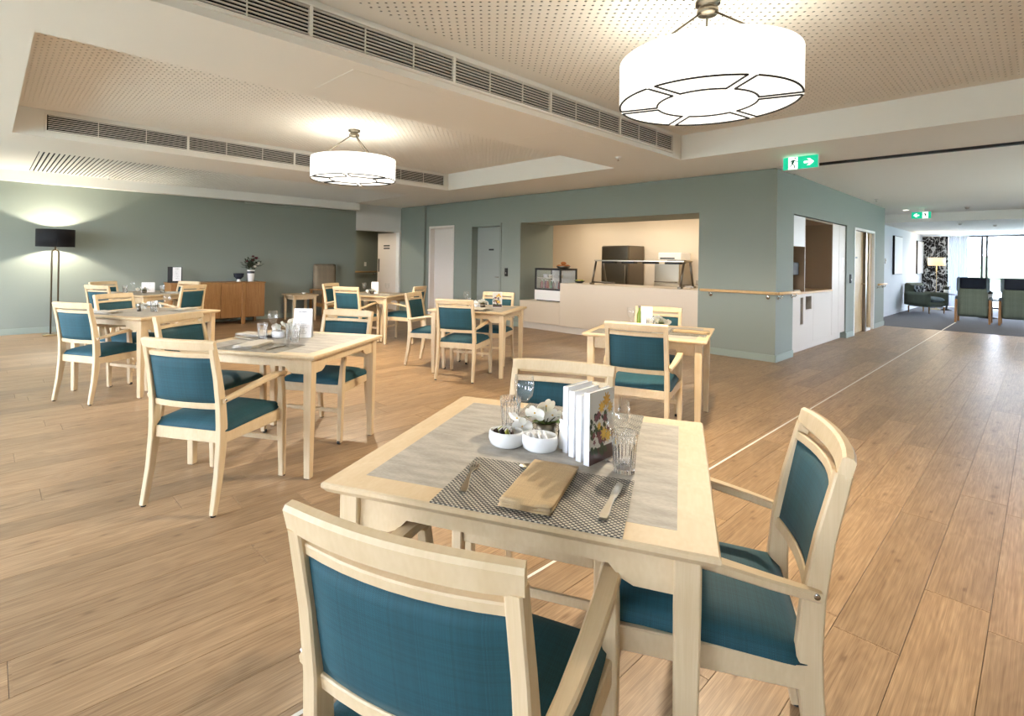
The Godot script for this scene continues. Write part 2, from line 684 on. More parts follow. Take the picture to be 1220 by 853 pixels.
	M.shade_cream = glow(Color(1.0, 0.88, 0.66), 0.55, rgb8(226, 208, 170))
	M.grass = mat(rgb8(176, 182, 160), 0.95)
	M.hill = mat(rgb8(104, 116, 80), 0.95)
	M.house = mat(rgb8(220, 218, 214), 0.9)

# ---------------------------------------------------------------- scene
func _ready() -> void:
	rng.seed = 4
	# camera: level shift lens, slightly rolled
	var cam := Camera3D.new()
	cam.name = "camera"
	cam.projection = Camera3D.PROJECTION_FRUSTUM
	cam.near = 0.05
	cam.far = 400.0
	cam.size = 0.05 * 853.0 / 630.3
	cam.frustum_offset = Vector2(0.05 * 28.9 / 630.3, -0.05 * 117.9 / 630.3)
	cam.position = Vector3(0, 1.36, 0)
	cam.rotation_degrees = Vector3(0.16, 46.48, 0.91)
	add_child(cam)
	cam.current = true
	# sky and exposure
	var env := Environment.new()
	env.background_mode = Environment.BG_SKY
	var sky := Sky.new()
	var sm := ProceduralSkyMaterial.new()
	sm.sky_top_color = rgb8(196, 216, 246)
	sm.sky_horizon_color = rgb8(238, 243, 252)
	sm.ground_bottom_color = rgb8(190, 190, 184)
	sm.ground_horizon_color = rgb8(222, 230, 240)
	sm.sky_energy_multiplier = SKY
	sm.ground_energy_multiplier = SKY * 0.7
	sky.sky_material = sm
	env.sky = sky
	env.tonemap_mode = Environment.TONE_MAPPER_LINEAR
	env.tonemap_exposure = EXPOSURE
	env.sdfgi_enabled = true
	env.ssao_enabled = true
	env.ssil_enabled = true
	var we := WorldEnvironment.new()
	we.name = "world"
	we.environment = env
	add_child(we)
	make_materials()
	build_floor()
	build_ceiling()
	build_walls()
	build_left_doorway()
	build_back_doors()
	build_servery()
	build_hall_wall()
	build_lounge()
	build_windows()
	build_lamps()
	build_tables_and_chairs()
	build_side_furniture()
	build_table_settings()

const SKY := 3.4
const EXPOSURE := 1.72
const PEND_DOWN := 5.2
const PEND_UP := 0.18
const WARM := Color(1.0, 0.935, 0.83)

func spot(called: String, at: Vector3, towards: Vector3, energy: float, cone: float, size: float, c: Color, parent: Node3D) -> void:
	var l := SpotLight3D.new()
	l.name = called
	parent.add_child(l, true)
	l.position = at
	l.rotation_degrees = Vector3(-90, 0, 0) if towards.y < 0 else Vector3(90, 0, 0)
	l.light_energy = energy
	l.light_color = c
	l.spot_angle = cone
	l.spot_angle_attenuation = 0.25
	l.spot_range = 40.0
	l.spot_attenuation = 2.0
	l.light_size = size
	l.shadow_enabled = true

func omni(called: String, at: Vector3, energy: float, size: float, c: Color, parent: Node3D) -> void:
	var l := OmniLight3D.new()
	l.name = called
	parent.add_child(l, true)
	l.position = at
	l.light_energy = energy
	l.light_color = c
	l.omni_range = 40.0
	l.omni_attenuation = 2.0
	l.light_size = size
	l.shadow_enabled = true

func area(called: String, at: Vector3, size: Vector2, energy: float, c: Color, parent: Node3D, turn := Vector3(-90, 0, 0)) -> void:
	var l := AreaLight3D.new()
	l.name = called
	parent.add_child(l, true)
	l.position = at
	l.rotation_degrees = turn
	l.area_size = size
	l.light_energy = energy
	l.light_color = c
	l.area_range = 40.0
	l.area_attenuation = 2.0
	l.shadow_enabled = true

# ---------------------------------------------------------------- floor
func plank_mesh(s: SurfaceTool, at: Vector3, hx: float, hz: float) -> void:
	var g := 0.0009
	var c := 0.0004
	var x0 := hx - g
	var z0 := hz - g
	var T := [Vector3(-x0 + c, 0, -z0 + c), Vector3(x0 - c, 0, -z0 + c), Vector3(x0 - c, 0, z0 - c), Vector3(-x0 + c, 0, z0 - c)]
	var B := [Vector3(-x0, -c, -z0), Vector3(x0, -c, -z0), Vector3(x0, -c, z0), Vector3(-x0, -c, z0)]
	for i in 4:
		T[i] += at; B[i] += at
	face(s, T, Vector3.UP)
	for i in 4:
		var j := (i + 1) % 4
		var o: Vector3 = (B[i] + B[j]) / 2.0 - at
		face(s, [T[i], T[j], B[j], B[i]], o + Vector3.UP * 0.3)
		face(s, [B[i], B[j], B[j] + Vector3.DOWN * 0.01, B[i] + Vector3.DOWN * 0.01], o)

func build_floor() -> void:
	var s := ST()
	box(s, Vector3(-14.5, -0.25, 3.4), Vector3(3.2, -0.011, -15.1))
	box(s, Vector3(-10.4, -0.25, -15.1), Vector3(3.2, -0.011, -24.6))
	var fl := struct("floor", done(s), M.subfloor, "oak-look plank floor running towards the hall and lounge", "floor")
	var w := 0.203
	var len_ := 1.37
	var F := Vector3(-sin(deg_to_rad(46.48)), 0, -cos(deg_to_rad(46.48)))
	var R := Vector3(cos(deg_to_rad(46.48)), 0, -sin(deg_to_rad(46.48)))
	var all := []
	var k0 := int(floor((-14.4 + 0.135) / w))
	var rg := RandomNumberGenerator.new()
	rg.seed = 8
	for k in range(k0, 21):
		var x := -0.135 + w * k + w / 2.0
		if x > 3.1:
			continue
		var off := rg.randf() * len_
		if k == 1:
			off = 0.3
		var z := 3.3 - off + len_
		while z > -15.1:
			var za := minf(z, 3.3)
			var zb := maxf(z - len_, -15.1)
			if za - zb > 0.05 and not (x < -11.9 and zb > -4.0) and not (x < -2.7 and za < -8.3 and x > -11.7):
				var c := Vector3(x, 0, (za + zb) / 2.0)
				var dep := c.dot(F)
				var lat := c.dot(R)
				var u := 581.1 + 630.3 * lat / maxf(dep, 0.3)
				var v := 308.6 + 630.3 * 1.36 / maxf(dep, 0.3)
				var seen := dep > 0.6 and u > -120 and u < 1400 and v < 1150
				var area_ := (1.0 / pow(maxf(dep, 0.3), 3.0)) if seen else 0.0
				all.append([area_, c, (za - zb) / 2.0, rg.randi_range(0, 7)])
			z -= len_
	all.sort_custom(func(a, b): return a[0] > b[0])
	var std := {}
	var st := []
	for i in 8:
		st.append(ST())
	var made := 0
	for a in all:
		var full: bool = absf(a[2] - len_ / 2.0) < 0.001
		if made < 300 and a[0] > 0.0 and full:
			if not std.has("m"):
				var q := ST()
				plank_mesh(q, Vector3.ZERO, w / 2.0, len_ / 2.0)
				std.m = done(q)
			part("plank", std.m, M["plank%d" % a[3]], fl, a[1])
			made += 1
		else:
			plank_mesh(st[a[3]], a[1], w / 2.0, a[2])
	var am := ArrayMesh.new()
	for i in 8:
		st[i].generate_normals()
		st[i].set_material(M["plank%d" % i])
		st[i].commit(am)
	var rest := MeshInstance3D.new()
	rest.mesh = am
	rest.name = "far_planks"
	rest.set_meta("kind", "stuff")
	fl.add_child(rest)
	# carpet of the lounge and the white inlaid line
	part("carpet", bm(Vector3(-3.0, -0.01, -15.1), Vector3(3.0, 0.004, -24.3)), M.carpet, fl)
	struct("trim_1", bm(Vector3(-1.527, -0.002, 3.2), Vector3(-1.513, 0.0012, -15.1)), M.line, "thin white line inlaid in the plank floor along the hall", "floor line")
	struct("trim_2", bm(Vector3(-1.532, 0.002, -15.1), Vector3(-1.508, 0.0055, -17.6)), M.line, "white line crossing the grey lounge carpet", "floor line")

# ---------------------------------------------------------------- ceiling
func perforated(parent: Node3D, x0: float, x1: float, z0: float, z1: float, y: float) -> void:
	# staggered round holes with a dark felt behind; blocks of ten by ten tiles, and plain strips to the edge
	var tx := 0.082
	var tz := 0.078
	var nx := int((x1 - x0 - 0.02) / tx)
	var nz := int((z1 - z0 - 0.02) / tz)
	var bx := 10
	var blockx := int(nx / bx) * bx
	var blockz := int(nz / bx) * bx
	var ox := (x1 - x0 - blockx * tx) / 2.0
	var oz := (z1 - z0 - blockz * tz) / 2.0
	var xs := x0 + ox
	var zs := z0 + oz
	if not M.has("perf_block"):
		var s := ST()
		var r := 0.0108
		for i in bx * 2:
			for j in bx * 2:
				var ax := i * tx / 2.0
				var az := j * tz / 2.0
				var bxx := ax + tx / 2.0
				var bz := az + tz / 2.0
				if (i + j) % 2 == 1:
					face(s, [Vector3(ax, 0, az), Vector3(bxx, 0, az), Vector3(bxx, 0, bz), Vector3(ax, 0, bz)], Vector3.DOWN)
					continue
				var c := Vector3((ax + bxx) / 2.0, 0, (az + bz) / 2.0)
				var cs := [Vector3(bxx, 0, bz), Vector3(ax, 0, bz), Vector3(ax, 0, az), Vector3(bxx, 0, az)]
				var h := []
				for k in 8:
					h.append(c + Vector3(cos(TAU * (k + 0.5) / 8), 0, sin(TAU * (k + 0.5) / 8)) * r)
				for k in 4:
					# corner k sits between hole points 2k and 2k+1
					face(s, [cs[k], h[2 * k], h[2 * k + 1]], Vector3.DOWN)
					face(s, [cs[k], h[2 * k + 1], h[(2 * k + 2) % 8], cs[(k + 1) % 4]], Vector3.DOWN)
				for k in 8:
					var a: Vector3 = h[k]
					var b: Vector3 = h[(k + 1) % 8]
					face(s, [a, b, b + Vector3.UP * 0.004, a + Vector3.UP * 0.004], c - (a + b) / 2.0)
		M.perf_block = true
		perf_mesh = done(s)
	var mm := MultiMesh.new()
	mm.transform_format = MultiMesh.TRANSFORM_3D
	mm.mesh = perf_mesh
	mm.instance_count = int(blockx / bx) * int(blockz / bx)
	var n := 0
	for i in int(blockx / bx):
		for j in int(blockz / bx):
			mm.set_instance_transform(n, Transform3D(Basis(), Vector3(xs + i * bx * tx, y, zs + j * bx * tz)))
			n += 1
	var mi := MultiMeshInstance3D.new()
	mi.multimesh = mm
	mi.material_override = M.ceiling
	mi.name = "perforated_board"
	mi.set_meta("kind", "stuff")
	parent.add_child(mi, true)
	var s2 := ST()
	box(s2, Vector3(x0, y, z0), Vector3(xs, y + 0.004, z1))
	box(s2, Vector3(xs + blockx * tx, y, z0), Vector3(x1, y + 0.004, z1))
	box(s2, Vector3(xs, y, z0), Vector3(xs + blockx * tx, y + 0.004, zs))
	box(s2, Vector3(xs, y, zs + blockz * tz), Vector3(xs + blockx * tx, y + 0.004, z1))
	part("board_edge", done(s2), M.ceiling, parent)
	part("felt_backing", bm(Vector3(x0, y + 0.0045, z0), Vector3(x1, y + 0.03, z1)), M.cavity, parent)

var perf_mesh: ArrayMesh

func build_ceiling() -> void:
	var s := ST()
	var top := 3.35
	for q in [[-11.8, -11.6, -8.0, 3.2], [-11.6, -9.25, -8.0, -6.5], [-11.6, -9.25, -0.5, 3.2], [-9.25, -8.05, -8.0, 3.2],
			[-8.05, -4.28, -8.0, -6.55], [-8.05, -4.28, -0.2, 3.2], [-4.28, -3.3, -8.0, 3.2],
			[-3.3, -2.58, -8.0, -6.6], [-2.58, 0.3, -7.98, -6.6], [-3.3, 0.3, -0.1, 3.2], [0.3, 3.0, -7.98, 3.2]]:
		box(s, Vector3(q[0], CEIL, q[2]), Vector3(q[1], top, q[3]))
	box(s, Vector3(-11.8, top, -8.0), Vector3(3.0, top + 0.1, 3.2))
	# over the servery wall and lintel
	box(s, Vector3(-12.0, CEIL, -9.06), Vector3(-2.58, top, -8.0))
	box(s, Vector3(-4.6, CEIL, -15.2), Vector3(-2.58, top, -9.06))
	# the hall and the lounge beyond it
	box(s, Vector3(-2.58, CEIL, -15.15), Vector3(3.0, top, -8.025))
	box(s, Vector3(-3.0, CEIL + 0.0, -17.0), Vector3(3.0, top, -15.15))
	box(s, Vector3(-3.0, 2.5, -24.4), Vector3(3.0, top, -17.0))
	# servery lintel and kitchen ceiling
	box(s, Vector3(-10.2, 2.65, -11.6), Vector3(-3.1, top, -9.05))
	# corridor behind the left wall
	box(s, Vector3(-13.7, 2.5, -10.2), Vector3(-11.8, 2.7, -4.0))
	var ce := struct("ceiling", done(s), M.ceiling, "off-white plaster ceiling with recessed perforated trays", "ceiling")
	perforated(ce, -3.3, 0.3, -6.6, -0.1, TRAY)
	perforated(ce, -8.05, -4.28, -6.55, -0.2, TRAY)
	# slatted zone beside the cornice: painted battens with dark gaps
	var bt := bm(Vector3(-11.62, CEIL, -0.0165), Vector3(-9.25, CEIL + 0.01, 0.0165))
	var nb := 109
	for i in nb:
		part("batten", bt, M.ceiling, ce, Vector3(0, 0, -0.53 - i * 0.0548))
	part("felt_backing", bm(Vector3(-11.6, CEIL + 0.016, -6.5), Vector3(-9.25, CEIL + 0.03, -0.5)), M.cavity, ce)
	struct("trim_5", bm(Vector3(-2.5, CEIL - 0.03, -8.03), Vector3(3.0, CEIL, -7.975)), M.black, "black strip standing in for a shadow gap across the hall ceiling from the sage wall corner", "painted shadow gap")  # black strip paints in the dark of a shadow gap
	part("gap_dark_fill", bm(Vector3(-2.58, CEIL + 0.03, -8.03), Vector3(3.0, CEIL + 0.06, -7.975)), M.cavity, ce)  # near-black fill keeps the ceiling gap dark
	# cornice above the left wall
	struct("trim_3", bm(Vector3(-11.8, 2.545, 3.2), Vector3(-11.62, CEIL, -6.67), 0.004), M.ceiling, "white cornice along the top of the sage wall behind the floor lamp", "cornice")
	# access hatches in the soffit: thin raised frames
	for q in [[-3.75, -2.35, 0.62, 0.9], [-3.75, -4.75, 0.62, 0.9]]:
		var h := ST()
		box(h, Vector3(q[0] - q[2] / 2, CEIL - 0.003, q[1] - q[3] / 2), Vector3(q[0] + q[2] / 2, CEIL - 0.0002, q[1] + q[3] / 2), 0.001)
		one("access_hatch", done(h), M.ceiling, "flush square access hatch in the soffit beside the long air grille", "hatch", Vector3.ZERO, 0.0, "access hatches in the soffit")
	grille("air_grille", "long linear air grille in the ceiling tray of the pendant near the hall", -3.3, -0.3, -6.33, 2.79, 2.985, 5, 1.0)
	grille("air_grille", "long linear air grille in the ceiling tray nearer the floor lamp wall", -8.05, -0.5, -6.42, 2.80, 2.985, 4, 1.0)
	# sprinkler and detectors
	for q in [[-11.3, -1.55, "small white sprinkler head on the ceiling near the floor lamp"], [-3.8, -5.9, "small white sprinkler head in the soffit by the end of the tray grille"], [-2.35, -13.0, "small white detector on the hall ceiling above the wooden door"]]:
		var d := thing("ceiling_sprinkler", q[2], "sprinkler", Vector3(q[0], CEIL, q[1]))
		part("cap", lm([Vector2(0.0, -0.02), Vector2(0.03, -0.018), Vector2(0.04, -0.006), Vector2(0.045, 0.0)], 14), M.white, d)
		part("nozzle", lm([Vector2(0.0, -0.05), Vector2(0.016, -0.048), Vector2(0.016, -0.044), Vector2(0.006, -0.04), Vector2(0.006, -0.018)], 10), M.chrome, d)

func grille(called: String, label: String, x: float, z0: float, z1: float, y0: float, y1: float, mods: int, _dir: float) -> void:
	var g := thing(called, label, "air grille", Vector3(x, 0, 0))
	var s := ST()
	var b := 0.022
	box(s, Vector3(0, y0 - b, z0 + b), Vector3(0.026, y0, z1 - b), 0.003)
	box(s, Vector3(0, y1, z0 + b), Vector3(0.026, y1 + b, z1 - b), 0.003)
	box(s, Vector3(0, y0, z0), Vector3(0.026, y1, z0 + b), 0.003)
	box(s, Vector3(0, y0, z1 - b), Vector3(0.026, y1, z1), 0.003)
	part("frame", done(s), M.ceiling, g)
	part("duct_dark_sheet", bm(Vector3(0.0008, y0, z0), Vector3(0.0018, y1, z1)), M.cavity, g)  # flat near-black sheet paints the shaded depth behind the blades
	var step := (z1 - z0) / mods
	var blade := bm(Vector3(0.002, -0.0045, 0.012), Vector3(0.011, 0.0045, step - 0.012) if step > 0 else Vector3(0.011, 0.0045, step + 0.012), 0.0)
	if step < 0:
		blade = bm(Vector3(0.006, -0.0026, -0.012), Vector3(0.024, 0.0026, step + 0.012))
	var nb := 8
	for i in mods:
		if i > 0:
			part("mullion", bm(Vector3(0.001, y0, -0.012), Vector3(0.025, y1, 0.012)), M.ceiling, g, Vector3(0, 0, z0 + step * i))
		for k in [0.33, 0.67]:
			part("stay", bm(Vector3(0.012, y0, -0.003), Vector3(0.0245, y1, 0.003)), M.ceiling, g, Vector3(0, 0, z0 + step * (i + k)))
		for j in nb:
			part("blade", blade, M.ceiling, g, Vector3(0, y0 + (j + 0.5) * (y1 - y0) / nb, z0 + step * i))

# ---------------------------------------------------------------- walls
func build_walls() -> void:
	var s := ST()
	var z0 := -8.0
	var z1 := -8.22
	# servery wall: piers and heads round the doors and the opening
	# the face stops short of the ceiling and a set-back strip closes the groove
	var T := CEIL - 0.016
	for q in [[-11.8, -10.54, 0.0, T], [-10.54, -9.58, 2.18, T], [-9.58, -9.0, 0.0, T], [-9.0, -8.0, 2.17, T], [-8.0, -7.45, 0.0, T]]:
		box(s, Vector3(q[0], q[2], z0), Vector3(q[1], q[3], z1))
	box(s, Vector3(-11.8, T, -8.03), Vector3(-2.61, CEIL, z1))
	box(s, Vector3(-7.45, 2.15, -8.0), Vector3(-3.69, T, -9.05))
	box(s, Vector3(-7.6, 0.0, -8.22), Vector3(-7.45, CEIL, -9.05))
	box(s, Vector3(-3.69, 0.0, -8.0), Vector3(-2.58, T, -8.73))
	box(s, Vector3(-3.69, T, -8.22), Vector3(-2.61, CEIL, -8.73))
	box(s, Vector3(-10.8, 0.0, -7.93), Vector3(-10.66, T, -8.0))
	struct("wall_back", done(s), M.sage, "sage green wall with two doors and the servery opening", "wall")
	s = ST()
	box(s, Vector3(-12.0, 0.0, 3.4), Vector3(-11.8, CEIL, -6.67))
	struct("wall_left", done(s), M.sage, "sage green wall behind the floor lamp and sideboard", "wall")
	s = ST()
	box(s, Vector3(-2.58, 2.13, -8.73), Vector3(-3.25, CEIL, -11.8))
	box(s, Vector3(-2.58, 0, -11.8), Vector3(-2.8, CEIL, -12.37))
	box(s, Vector3(-2.58, 2.13, -12.37), Vector3(-2.8, CEIL, -14.15))
	box(s, Vector3(-2.58, 0, -14.15), Vector3(-3.2, CEIL, -15.2))
	box(s, Vector3(-3.25, 0, -8.73), Vector3(-3.35, CEIL, -11.9))
	struct("wall_hall", done(s), M.sage, "sage green wall of the hall with the drinks station and wooden door", "wall")
	s = ST()
	box(s, Vector3(-3.0, 0, -15.2), Vector3(-3.2, CEIL, -24.6))
	struct("wall_lounge", done(s), M.lounge_wall, "pale grey lounge wall with two framed pictures", "wall")
	s = ST()
	box(s, Vector3(3.0, -0.1, 3.4), Vector3(3.2, 0.3, -24.6))
	box(s, Vector3(3.0, 2.5, 3.4), Vector3(3.2, 3.4, -24.6))
	var zs := [3.4, -8.8, -10.2, -11.6, -13.4, -24.6]
	for i in range(0, 6, 2):
		box(s, Vector3(3.0, 0.3, zs[i]), Vector3(3.2, 2.5, zs[i + 1]))
	struct("wall_right", done(s), M.sage, "wall with tall windows along the far side of the hall", "wall")
	# wall behind the viewpoint with four windows
	s = ST()
	box(s, Vector3(-12.0, -0.1, 3.2), Vector3(3.2, 0.6, 3.4))
	box(s, Vector3(-12.0, 2.5, 3.2), Vector3(3.2, 3.4, 3.4))
	var xs := [-12.0, -11.2, -8.6, -7.8, -5.2, -4.4, -1.8, 0.2, 1.8, 3.2]
	for i in range(0, 10, 2):
		box(s, Vector3(xs[i], 0.6, 3.2), Vector3(xs[i + 1], 2.5, 3.4))
	struct("wall_front", done(s), M.sage, "wall with wide windows opposite the servery", "wall")
	# lounge window wall
	s = ST()
	box(s, Vector3(-3.2, 2.46, -24.4), Vector3(3.2, CEIL, -24.6))
	box(s, Vector3(-3.2, 0, -24.4), Vector3(-2.7, 2.46, -24.6))
	struct("wall_window", done(s), M.lounge_wall, "end wall of the lounge around the tall window", "wall")
	# skirtings
	var n := 0
	for q in [["baseboard_left", Vector3(-11.8, 0, 3.2), Vector3(-11.785, 0.1, -6.67)], ["baseboard_back", Vector3(-3.69, 0, -8.0), Vector3(-2.58, 0.1, -7.985)],
			["baseboard_hall", Vector3(-2.58, 0, -7.985), Vector3(-2.565, 0.1, -8.73)], ["baseboard_door", Vector3(-2.58, 0, -11.8), Vector3(-2.565, 0.1, -12.33)],
			["baseboard_corner", Vector3(-2.58, 0, -14.2), Vector3(-2.565, 0.1, -15.2)], ["baseboard_lounge", Vector3(-3.0, 0, -15.2), Vector3(-2.985, 0.1, -24.4)],
			["baseboard_pier", Vector3(-8.0, 0, -8.0), Vector3(-7.45, 0.1, -7.985)], ["baseboard_piers", Vector3(-9.54, 0, -8.0), Vector3(-9.04, 0.1, -7.985)], ["baseboard_end", Vector3(-11.8, 0, -8.0), Vector3(-10.8, 0.1, -7.985)]]:
		n += 1
		struct(q[0], bm(q[1], q[2], 0.003), M.lounge_wall if n == 6 else M.skirting, "low painted skirting board, stretch %s" % ["below the floor lamp", "below the wooden handrail", "at the drinks station corner", "beside the wooden hall door", "at the lounge corner", "along the lounge wall", "left of the servery", "between the two doors", "beside the corridor doorway"][n - 1], "skirting")

func build_left_doorway() -> void:
	var s := ST()
	box(s, Vector3(-12.0, 2.12, -6.67), Vector3(-11.8, CEIL, -8.22))
	struct("wall_bulkhead", done(s), M.white, "white bulkhead above the corridor doorway beside the sage wall", "wall")
	s = ST()
	box(s, Vector3(-13.5, 0, -4.0), Vector3(-13.7, 2.7, -10.2))
	box(s, Vector3(-13.7, 0, -4.0), Vector3(-12.0, 2.7, -3.8))
	box(s, Vector3(-13.7, 0, -10.2), Vector3(-11.8, 2.7, -10.4))
	box(s, Vector3(-12.0, 0, -8.22), Vector3(-11.8, 2.7, -10.2))
	struct("wall_corridor", done(s), M.sage, "sage corridor wall seen through the open doorway", "wall")
	# frame of the doorway and the open leaf
	s = ST()
	box(s, Vector3(-12.02, 0, -7.94), Vector3(-11.78, 2.12, -8.0), 0.004)
	box(s, Vector3(-12.02, 2.07, -6.67), Vector3(-11.78, 2.12, -7.94), 0.004)
	struct("trim_4", done(s), M.white, "white frame around the corridor doorway", "door frame")
	var d := struct_node("door_1", "white door leaf standing open in the corridor doorway", "door", Vector3(-11.92, 0, -7.95))
	part("leaf", bm(Vector3(-0.9, 0.008, -0.03), Vector3(0.0, 2.06, 0.012), 0.002), M.door_white, d)
	part("pull_plate", bm(Vector3(-0.86, 1.0, 0.012), Vector3(-0.80, 1.36, 0.02), 0.003), M.black, d)
	for k in 2:
		part("sign_line", bm(Vector3(-0.60, 1.70 - k * 0.07, 0.012), Vector3(-0.30, 1.735 - k * 0.07, 0.0135)), M.black, d)
	handrail("wooden handrail on the corridor wall seen through the open doorway", Vector3(-13.44, 0.98, -6.4), Vector3(-13.44, 0.98, -8.35), Vector3(-1, 0, 0))
	var cl := thing("added_corridor_lamp", "added round white ceiling light brightening the corridor behind the doorway", "ceiling light", Vector3(-12.75, 2.5, -6.3))  # lamp added out of view to brighten the corridor wall and door
	part("rim", lm([Vector2(0.15, -0.03), Vector2(0.16, -0.02), Vector2(0.165, 0.0)], 24), M.white, cl)
	part("light_lens", lm([Vector2(0.0, -0.034), Vector2(0.15, -0.03)], 24), glow(Color(1, 0.95, 0.86), 3.0), cl)
	spot("added_corridor_beam", Vector3(0, -0.05, 0), Vector3.DOWN, 2.0, 80.0, 0.1, WARM, cl)
	var sw := thing("light_switch", "small white switch plate above the corridor handrail", "switch", Vector3(-13.5, 1.2, -7.95))
	part("plate", bm(Vector3(0, -0.06, -0.035), Vector3(0.012, 0.06, 0.035), 0.003), M.white, sw)
	part("rocker", bm(Vector3(0.012, -0.015, -0.01), Vector3(0.017, 0.015, 0.01), 0.001), M.white, sw)

func handrail(label: String, a: Vector3, b: Vector3, wall: Vector3, wood: Material = null, ends := true) -> Node3D:
	# a round timber rail on steel brackets; wall = direction from the rail to the wall
	var r := thing("handrail", label, "handrail", Vector3(a.x, 0, a.z))
	var d := b - a
	var y := Vector3.UP * a.y
	if wood == null:
		wood = M.rail_wood_x if absf(d.x) > absf(d.z) else M.rail_wood_z
	part("rail", tm([y, y + d], [0.021], 14), wood, r)
	var len_ := d.length()
	var nb := maxi(2, int(len_ / 0.9) + 1)
	for i in nb:
		var p := y + d * ((0.14 + i * (len_ - 0.28) / (nb - 1)) / len_)
		var br := part("bracket", tm([p + Vector3.DOWN * 0.015, p + Vector3.DOWN * 0.055, p + Vector3.DOWN * 0.065 + wall * 0.015, p + Vector3.DOWN * 0.065 + wall * 0.056], [0.007], 8), M.chrome, r)
		part("rose", tm([p + Vector3.DOWN * 0.065 + wall * 0.05, p + Vector3.DOWN * 0.065 + wall * 0.0595], [0.026], 14), M.chrome, br)
	return r

func build_back_doors() -> void:
	# pale sliding door
	var s := ST()
	box(s, Vector3(-10.54, 0, -7.985), Vector3(-10.48, 2.18, -8.16), 0.003)
	box(s, Vector3(-9.64, 0, -7.985), Vector3(-9.58, 2.18, -8.16), 0.003)
	box(s, Vector3(-10.48, 2.12, -7.985), Vector3(-9.64, 2.18, -8.16), 0.003)
	var d := struct_node("door_2", "cream door in a white frame with a long pull handle", "door")
	part("door_frame", done(s), M.door_white, d)
	part("leaf", bm(Vector3(-10.48, 0.01, -8.12), Vector3(-9.64, 2.12, -8.165), 0.002), M.door_white, d)
	part("kick_panel", bm(Vector3(-10.47, 0.03, -8.116), Vector3(-9.65, 1.02, -8.12), 0.001), M.door_white, d)
	part("pull_handle", tm([Vector3(-9.72, 1.02, -8.09), Vector3(-9.72, 1.42, -8.09)], [0.011], 10), M.black, d)
	# grey door
	s = ST()
	box(s, Vector3(-9.0, 0, -7.985), Vector3(-8.94, 2.17, -8.2), 0.003)
	box(s, Vector3(-8.06, 0, -7.985), Vector3(-8.0, 2.17, -8.2), 0.003)
	box(s, Vector3(-8.94, 2.11, -7.985), Vector3(-8.06, 2.17, -8.2), 0.003)
	d = struct_node("door_3", "grey-green door with small dark sign and lever handle", "door")
	part("door_frame", done(s), M.sage, d)
	part("leaf", bm(Vector3(-8.94, 0.01, -8.16), Vector3(-8.06, 2.11, -8.205), 0.002), M.door_grey, d)
	part("kick_panel", bm(Vector3(-8.93, 0.03, -8.156), Vector3(-8.07, 0.98, -8.16), 0.001), M.door_grey, d)
	part("sign_plate", bm(Vector3(-8.56, 1.585, -8.157), Vector3(-8.40, 1.62, -8.16), 0.0005), M.black, d)
	var rose := part("rose", tm([Vector3(-8.16, 1.0, -8.16), Vector3(-8.16, 1.0, -8.148)], [0.026], 14), M.steel_dark, d)
	part("lever", tm([Vector3(-8.16, 1.0, -8.148), Vector3(-8.16, 1.0, -8.11), Vector3(-8.19, 1.0, -8.10), Vector3(-8.29, 1.0, -8.10)], [0.009], 8), M.steel_dark, rose)
	part("lock", tm([Vector3(-8.16, 0.91, -8.16), Vector3(-8.16, 0.91, -8.15)], [0.024], 14), M.steel_dark, d)
	card_reader("black access reader on the wall between the grey door and the servery", Vector3(-7.84, 1.12, -8.0), 0.0)

func card_reader(label: String, at: Vector3, turn: float) -> void:
	var c := thing("access_reader", label, "access reader", at, turn)
	part("housing", bm(Vector3(-0.042, -0.085, 0), Vector3(0.042, 0.085, 0.022), 0.006), M.black, c)
	part("button", tm([Vector3(0, -0.02, 0.022), Vector3(0, -0.02, 0.026)], [0.013], 12), M.white, c)

